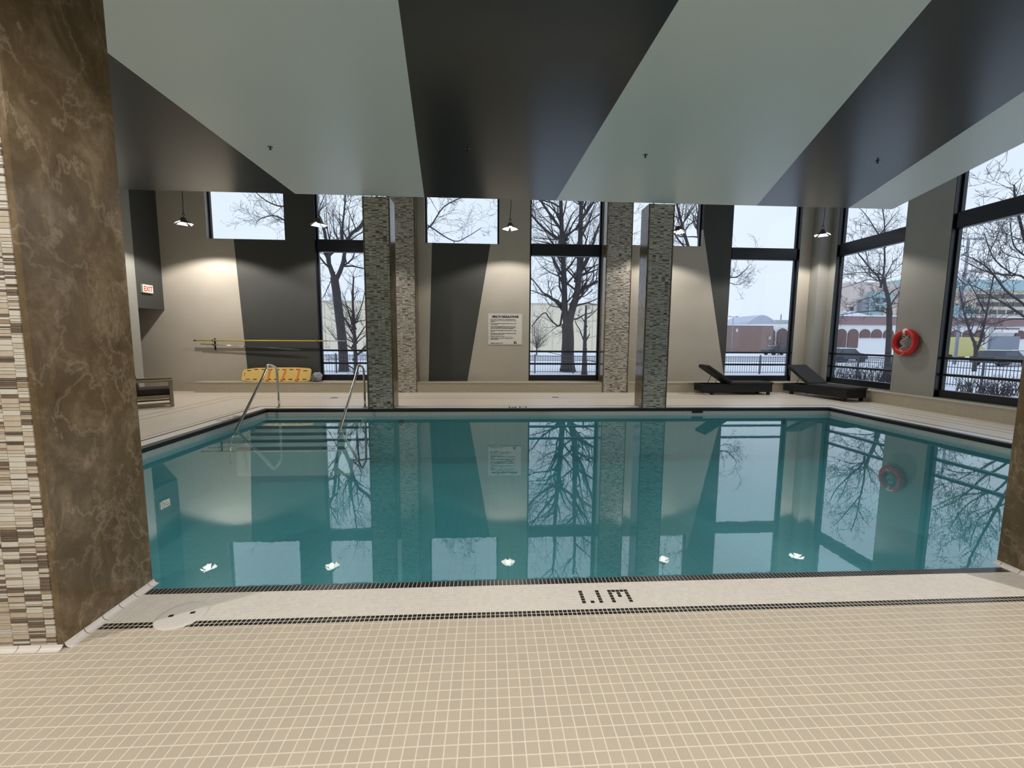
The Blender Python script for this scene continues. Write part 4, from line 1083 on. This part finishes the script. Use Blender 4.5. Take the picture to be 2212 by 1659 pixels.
# bare trees
import numpy as np
def tree(key, label, seed, levels=3, dens=1.0, reach=1.0, name='bare_tree', droop=0.0):
    base, limbs = TREES[key]
    e = empty(name, base); tag(e, label, 'tree')
    r = random.Random(seed); tr = MB(); tw = MB()
    def wob(pts2, amp):
        out = []; ph = r.uniform(0, 6); A_ = r.uniform(-1, 1)*amp
        for i, p in enumerate(pts2):
            t = i/max(1, len(pts2)-1); out.append(Vector((p[0], A_*t*1.2+0.15*amp*math.sin(ph+t*5), p[1])))
        return out
    def branch(p, d, L, rad, lev):
        n = 5 if lev > 1 else 4
        pts = [p.copy()]; rads = [rad]; q = p.copy(); dd = d.normalized()
        for i in range(n):
            dd = (dd+Vector((r.gauss(0, .22), r.gauss(0, .18), r.gauss(0.05-droop, .20)))).normalized()
            q = q+dd*(L/n); pts.append(q.copy()); rads.append(max(0.006, rad*(1-(i+1)/(n+0.6))))
        (tw if rad < 0.05 else tr).tube(pts, rads, 3 if rad < 0.035 else 5, cap=False)
        if lev > 0:
            k = r.randint(3, 5)
            for _ in range(k):
                i = r.randint(1, n); t_ = pts[i]
                ax = (pts[i]-pts[i-1]).normalized()
                side = Vector((r.gauss(0, 1), r.gauss(0, .8), r.gauss(0.15-droop, .8))); side = (side-ax*side.dot(ax)).normalized()
                branch(t_, ax*0.75+side*r.uniform(.5, 1.0), L*r.uniform(.38, .65), max(.007, rads[i]*r.uniform(.45, .7)), lev-1)
    for li, (pts2, r0, r1) in enumerate(limbs):
        amp = 0.0 if (li == 0) else min(1.2, r0*4)
        P_ = wob(pts2, amp)
        if li and key not in ('east',): P_ = [P_[0]-(P_[1]-P_[0])*0.35+Vector((0, 0, -r0*0.8))]+P_
        # resample smooth
        Q = []; 
        for i in range(len(P_)-1):
            p0 = P_[max(0, i-1)]; p1 = P_[i]; p2 = P_[i+1]; p3 = P_[min(len(P_)-1, i+2)]
            for k in range(4):
                t = k/4; Q.append(0.5*((2*p1)+(p2-p0)*t+(2*p0-5*p1+4*p2-p3)*t*t+(3*p1-p0-3*p2+p3)*t**3))
        Q.append(P_[-1]); nQ = len(Q)
        rr = [r0+(r1-r0)*i/(nQ-1) for i in range(nQ)]
        if li == 0: rr = [x*(1+0.35*max(0, 1-i/3)) for i, x in enumerate(rr)]; Q[0] = Vector((Q[0].x, Q[0].y, 0))
        if li == 0: Q.append(Q[-1]+(Q[-1]-Q[-2]).normalized()*rr[-1]*0.6); rr.append(rr[-1]*0.5); nQ += 1
        tr.tube([tuple(q) for q in Q], rr, 9 if r0 > .2 else 6)
        ln = sum((Q[i+1]-Q[i]).length for i in range(nQ-1))
        cnt = int((ln*2.2+3)*dens)
        if li == 0 and key not in ('thin', 'vee'): cnt = 0
        for _ in range(cnt):
            i = r.randint(max(1, nQ//4), nQ-1); ax = (Q[i]-Q[i-1]).normalized()
            side = Vector((r.gauss(0, 1), r.gauss(0, .7), r.gauss(0.2-droop, .8))); side = (side-ax*side.dot(ax)).normalized()
            lim = rr[i]
            branch(Q[i], ax*0.7+side*r.uniform(.5, 1.1), reach*r.uniform(.9, 2.4)*(0.6+min(1.6, lim*8)), min(lim*0.5, 0.075), levels-1)
    tr.build('trunk', 'bark', e)
    if tw.v: stuff(tw.build('twigs', 'twig', e))
    return e
tree('big', 'big bare tree with a thick forked trunk in the middle tall window', 21, 3, 1.0, 1.0)
tree('left', 'tall bare tree with a leaning forked trunk in the left tall window', 22, 3, 1.0, 1.0)
tree('thin', 'thin dark young tree beside the leaning trunk in the left tall window', 23, 2, 1.6, .6)
tree('snag', 'thin broken bare stem right of the big forked tree', 24, 2, .6, .4)
tree('right', 'bare tree with a crooked trunk left of the red life ring', 25, 3, .8, .75)
tree('vee', 'small bare tree of two thin stems in the rightmost window', 26, 2, 1.2, .8)
tree('east', 'bare tree reaching in from the right edge of the rightmost window', 27, 3, 1.0, .7)
tree('hidden', 'bare tree mostly behind the wall, twigs showing right of the right mosaic column', 28, 3, 1.0, .9)
def small_tree(x, y, h, w, label, seed, name='small_bare_tree', nb=16, r0=.09):
    e = empty(name, (x, y, GZ)); tag(e, label, 'tree'); r = random.Random(seed)
    tr = MB(); tr.tube([(0, 0, 0), (0.03, 0, h*.2), (0, .03, h*.32)], [r0, r0*.8, r0*.7], 6); tr.build('trunk', 'bark', e)
    t = MB()
    for k in range(nb):
        a = r.uniform(0, 2*PI); s = r.uniform(.2, 1)*w/2; p = Vector((0, 0, h*r.uniform(.12, .32))); q = Vector((math.cos(a)*s, math.sin(a)*s, h*r.uniform(.6, 1)*(1-.25*s/(w/2))))
        mid = (p+q)/2+Vector((math.cos(a)*s*.25, math.sin(a)*s*.25, -h*.05)); t.tube([p, mid, q], [r0*.35, r0*.2, .008], 4, cap=False)
        for _ in range(7):
            f_ = r.uniform(.3, 1); b0 = p.lerp(q, f_) if f_ > .6 else p.lerp(mid, f_*1.5); b1 = b0+Vector((r.gauss(0, .16)*w/2, r.gauss(0, .16)*w/2, h*r.uniform(.03, .2))); t.tube([b0, (b0+b1)/2+Vector((r.gauss(0, .03), 0, .02)), b1], [r0*.12, r0*.08, .005], 3, cap=False)
    stuff(t.build('twigs', 'twig', e)); return e
small_tree(6.9, 60, 5.6, 5.6, 'small round bare tree before the cream building', 31, nb=30, r0=.10)
small_tree(45.5, 64, 5.0, 5.2, 'small bare tree in front of the brick wall in the far right back window', 32, nb=24)
small_tree(30.2, 36, 3.6, 3.0, 'small bare tree before the white arcade', 33, nb=14, r0=.05)
def hedge(x, y, w, h, label, seed):
    e = empty('bare_hedge', (x, y, GZ)); tag(e, label, 'hedge'); r = random.Random(seed); t = MB()
    for k in range(int(w*60)):
        u = r.uniform(-w/2, w/2); v = r.uniform(-.4, .4); hh = h*r.uniform(.5, 1)
        t.tube([(u, v, 0), (u+r.gauss(0, .08), v+r.gauss(0, .08), hh*.5), (u+r.gauss(0, .22), v+r.gauss(0, .2), hh)], [.016, .012, .005], 3, cap=False)
    o = t.build('hedge_stems', 'twig', e); stuff(o); return e
hedge(19.2, 20.4, 4.4, 1.25, 'low leafless hedge at the fence, seen low in the window left of the life ring', 41)
hedge(20.5, 16.0, 2.4, 0.9, 'low leafless shrubs at the fence in the rightmost window', 42)

# buildings
e = empty('long_building', (-10, 90, GZ)); tag(e, 'long cream building with a flat roof beyond the snowy lot', 'building')
m = MB(); m.box(-60, 50, 0, 14, 0, 9.65); m.build('wall', 'cream_wall', e)
m = MB(); m.box(-60.2, 50.2, -0.15, 14.2, 9.65, 9.95); m.build('roof_edge', 'cream_joint', e)
for k in range(26):
    x = -58+k*4.3
    q = MB(); q.box(x-0.05, x+0.05, -0.06, 0, 0, 9.65); q.build('panel_joint', 'cream_joint', e)
e = empty('brick_building', (51.5, 87, GZ)); tag(e, 'low windowless brown brick building in the far right back window', 'building')
m = MB(); m.box(-3, 8.9, 0, 12, 0, 5.5); m.build('wall', 'brick_red', e)
m = MB(); m.box(-3.1, 9.0, -0.1, 12.1, 5.5, 5.72); m.build('roof_snow', 'snow', e)
for x, z in ((8.2, 2.9), (0.9, 4.5)):
    m = MB(); m.box(x-.22, x+.22, -0.12, 0, z-.35, z+.35); m.build('wall_box', 'car_white', e)
def arch(mb, cx, zs, rad, y, z0, n=14, mi=0, depth=0.25):
    pts = [(cx-rad, z0)]+[(cx-rad*math.cos(PI*k/n), zs+rad*math.sin(PI*k/n)) for k in range(n+1)]+[(cx+rad, z0)]
    mb.poly([(p[0], y, p[1]) for p in pts], mi)
    for p, q in zip(pts[:-1], pts[1:]): mb.quad((p[0], y, p[1]), (q[0], y, q[1]), (q[0], y+depth, q[1]), (p[0], y+depth, p[1]), mi)
e = empty('arcade_building', (60, 92, GZ)); tag(e, 'white building with dark arches and a plum red roof band', 'building')
m = MB(); m.box(0.9, 70, 1.0, 14, 0, 6.15); m.build('wall', 'arcade_white', e)
m = MB(); m.box(18.4, 70, 0.6, 14.5, 6.15, 8.05); m.build('roof_band', 'plum_band', e)
m = MB(); m.box(18.2, 70.2, 0.4, 14.7, 8.05, 8.3); m.build('roof_snow', 'snow', e)
for k, cx in enumerate((3.7, 6.7, 20.7, 23.55, 26.4, 29.2, 32.1, 35.0, 48.6, 51.6, 54.6, 64.6)):
    m = MB(); r2 = 1.22; arch(m, cx, 3.95, r2, 0.72, 0.9 if k < 4 else 3.2); m.build('arch', 'arch_dark', e)
m = MB(); m.poly([(17, 0.5, 8.3), (26.5, 0.5, 8.3), (21.8, 0.5, 9.3)]); m.poly([(17, 6, 8.3), (26.5, 6, 8.3), (21.8, 6, 9.3)]); m.quad((17, .5, 8.3), (21.8, .5, 9.3), (21.8, 6, 9.3), (17, 6, 8.3)); m.quad((21.8, .5, 9.3), (26.5, .5, 8.3), (26.5, 6, 8.3), (21.8, 6, 9.3)); m.build('gable', 'snow', e)
m = MB(); m.box(57.4, 63.4, 0.35, 0.7, 4.6, 5.9); m.build('signboard', 'arcade_white', e)
m = MB(); m.box(57.2, 63.6, 0.3, 0.36, 5.35, 5.75); m.build('sign_stripe', 'plum_band', e)
m = MB(); m.box(57.0, 64.0, 0.3, 0.7, 0.2, 3.8); m.build('shop_front', 'grey_clad', e)
e = empty('hangar', (73.0, 110, GZ)); tag(e, 'distant grey domed hall above the brick building', 'building')
m = MB(); pts = [(-4.0, 0), (-4.0, 7.3)]+[(-3.9+7.8*k/10, 7.4+1.9*math.sin(PI*k/10)) for k in range(11)]+[(4.0, 7.3), (4.0, 0)]
m.poly([(p[0], 0, p[1]) for p in pts]); m.poly([(p[0], 12, p[1]) for p in reversed(pts)])
for p, q in zip(pts[:-1], pts[1:]): m.quad((p[0], 0, p[1]), (q[0], 0, q[1]), (q[0], 12, q[1]), (p[0], 12, p[1]))
m.build('hall', 'hangar_grey', e)
m = MB()
for p, q in zip(pts[2:-3], pts[3:-2]): m.quad((p[0], -0.1, p[1]+.05), (q[0], -0.1, q[1]+.05), (q[0], -0.1, q[1]-.25), (p[0], -0.1, p[1]-.25))
m.build('roof_edge', 'snow', e)
m = MB(); m.box(0.5, 10, 0.5, 8, 0, 8.0); m.build('annex', 'car_white', e)
m = MB(); m.box(5.6, 5.8, 0.5, 0.7, 8.0, 9.5); m.build('chimney', 'pole_grey', e)
e = empty('hospital_building', (120, 140, GZ)); tag(e, 'large tan building with teal glass bands behind the arcade', 'building')
parts_ = [(-0.5, 14, 8, 22, 0, 15.9, 'tan_clad'), (-0.3, 12, 7.8, 8.0, 15.4, 18.4, 'teal_glass'), (5.5, 24, 3, 22, 0, 23.0, 'pink_clad'), (9.2, 11.5, 1.0, 3, 10, 17, 'grey_clad'), (12.5, 21, 1.8, 3, 0, 19.5, 'teal_glass'), (17.5, 22, 1.2, 3, 0, 14.5, 'tan_clad'), (24, 95, 0, 22, 0, 20.4, 'tan_clad'), (24, 95, -0.4, 22, 20.4, 24.1, 'teal_glass'), (40, 48.5, -0.8, 0, 0, 15.0, 'teal_glass'), (36, 40, -.4, 0, 16, 20.4, 'pink_clad')]
for a in parts_:
    m = MB(); m.box(*a[:6]); m.build('facade' if a[6] != 'teal_glass' else 'glass_band', a[6], e)
wm = MB(); wm.box(0, 2.6, -0.1, 0, 0, 1.5); first = None
for rw_ in range(3):
    for k in range(16):
        x = 50+k*2.9 if rw_ else 42+k*3.3
        z = 12.3+rw_*2.7
        if first is None: first = wm.build('window', 'dark_window', e); first.location = (x, -0.02, z)
        else: link_copy(first.data, 'window', e, (x, -0.02 if x > 48.5 else -.85, z))
for x, z in ((6.5, 13), (1.5, 13.2), (3.5, 13.2), (14, 13), (16, 13), (14, 16), (16.5, 16)): link_copy(first.data, 'window', e, (x, 0.9 if x > 12 else (2.9 if x > 5.5 else 7.8), z)).scale = (.5, 1, 1)

def lamp_post(x, y, h, label, arm):
    e = empty('lamp_post', (x, y, GZ)); tag(e, label, 'lamp post')
    m = MB(); m.tube([(0, 0, 0), (0, 0, h)], [h*.011, h*.008], 8); m.build('pole', 'pole_grey', e)
    for s in (-1, 1):
        m = MB(); m.box(min(0, s*arm), max(0, s*arm), -.04, .04, h-.06, h+.02); m.box(min(s*arm*.55, s*arm*1.1), max(s*arm*.55, s*arm*1.1), -.15, .15, h-.08, h+.1); m.build('lamp_head', 'pole_grey', e)
lamp_post(47.0, 40.0, 12.3, 'tall double-headed lamp post in the rightmost window', 1.3)
lamp_post(50.9, 86, 7.3, 'small distant lamp post left of the domed hall', .9)
lamp_post(55.5, 49, 5.0, 'thick grey post before the arcade in the rightmost window', .0001)
def car(x, y, rz, body, label, van=False, big=1.0):
    e = empty('parked_van' if van else 'parked_car', (x, y, GZ), rz); tag(e, label, 'van' if van else 'car')
    if van: prof = [(-3.2, .4), (-3.2, 2.9), (1.9, 2.9), (2.1, 1.9), (3.0, 1.4), (3.1, .4)]
    else: prof = [(-2.1, .35), (-2.15, .9), (-1.5, 1.0), (-1.1, 1.42), (.45, 1.45), (1.05, 1.0), (2.0, .85), (2.1, .35)]
    w = .95; m = MB(); m.poly([(p[0], -w, p[1]) for p in prof]); m.poly([(p[0], w, p[1]) for p in reversed(prof)])
    for p, q in zip(prof, prof[1:]+prof[:1]): m.quad((p[0], -w, p[1]), (p[0], w, p[1]), (q[0], w, q[1]), (q[0], -w, q[1]))
    m.build('body', body, e, bevel=.05)
    m = MB(); m.box(*((1.3, 1.95, -w-.01, w+.01, 1.75, 2.4) if van else (-1.05, .4, -w-.01, w+.01, 1.02, 1.36))); m.build('car_window', 'dark_window', e)
    if not van:
        m = MB(); m.box(-1.1, .4, -.85, .85, 1.45, 1.52); m.build('snow_cap', 'snow', e, bevel=.03)
    for sx in ((-1.9, 2.0) if van else (-1.3, 1.35)):
        for sy in (-w, w):
            m = MB(); m.tube([(sx, sy-.1, .34), (sx, sy+.1, .34)], .34, 14); m.build('wheel', 'cord_black', e)
car(60.9, 52.0, 0.05, 'van_yellow', 'yellow van parked before the arcade in the rightmost window', True)
car(66.0, 56.0, 0.0, 'van_yellow', 'yellow van half behind the other yellow van', True)
car(38.2, 43.5, 0.1, 'car_dark', 'dark parked car with a snowy roof seen left of the crooked tree trunk')
car(40.6, 46.5, 0.0, 'car_dark', 'dark parked car behind the one left of the crooked trunk')
car(46.8, 66, 0.0, 'car_dark', 'dark car parked at the foot of the brick wall')
car(48.0, 37, 0.1, 'car_dark', 'dark snowy car below the yellow vans')
car(52.5, 38, 0.1, 'car_white', 'white car at the right edge of the rightmost window')
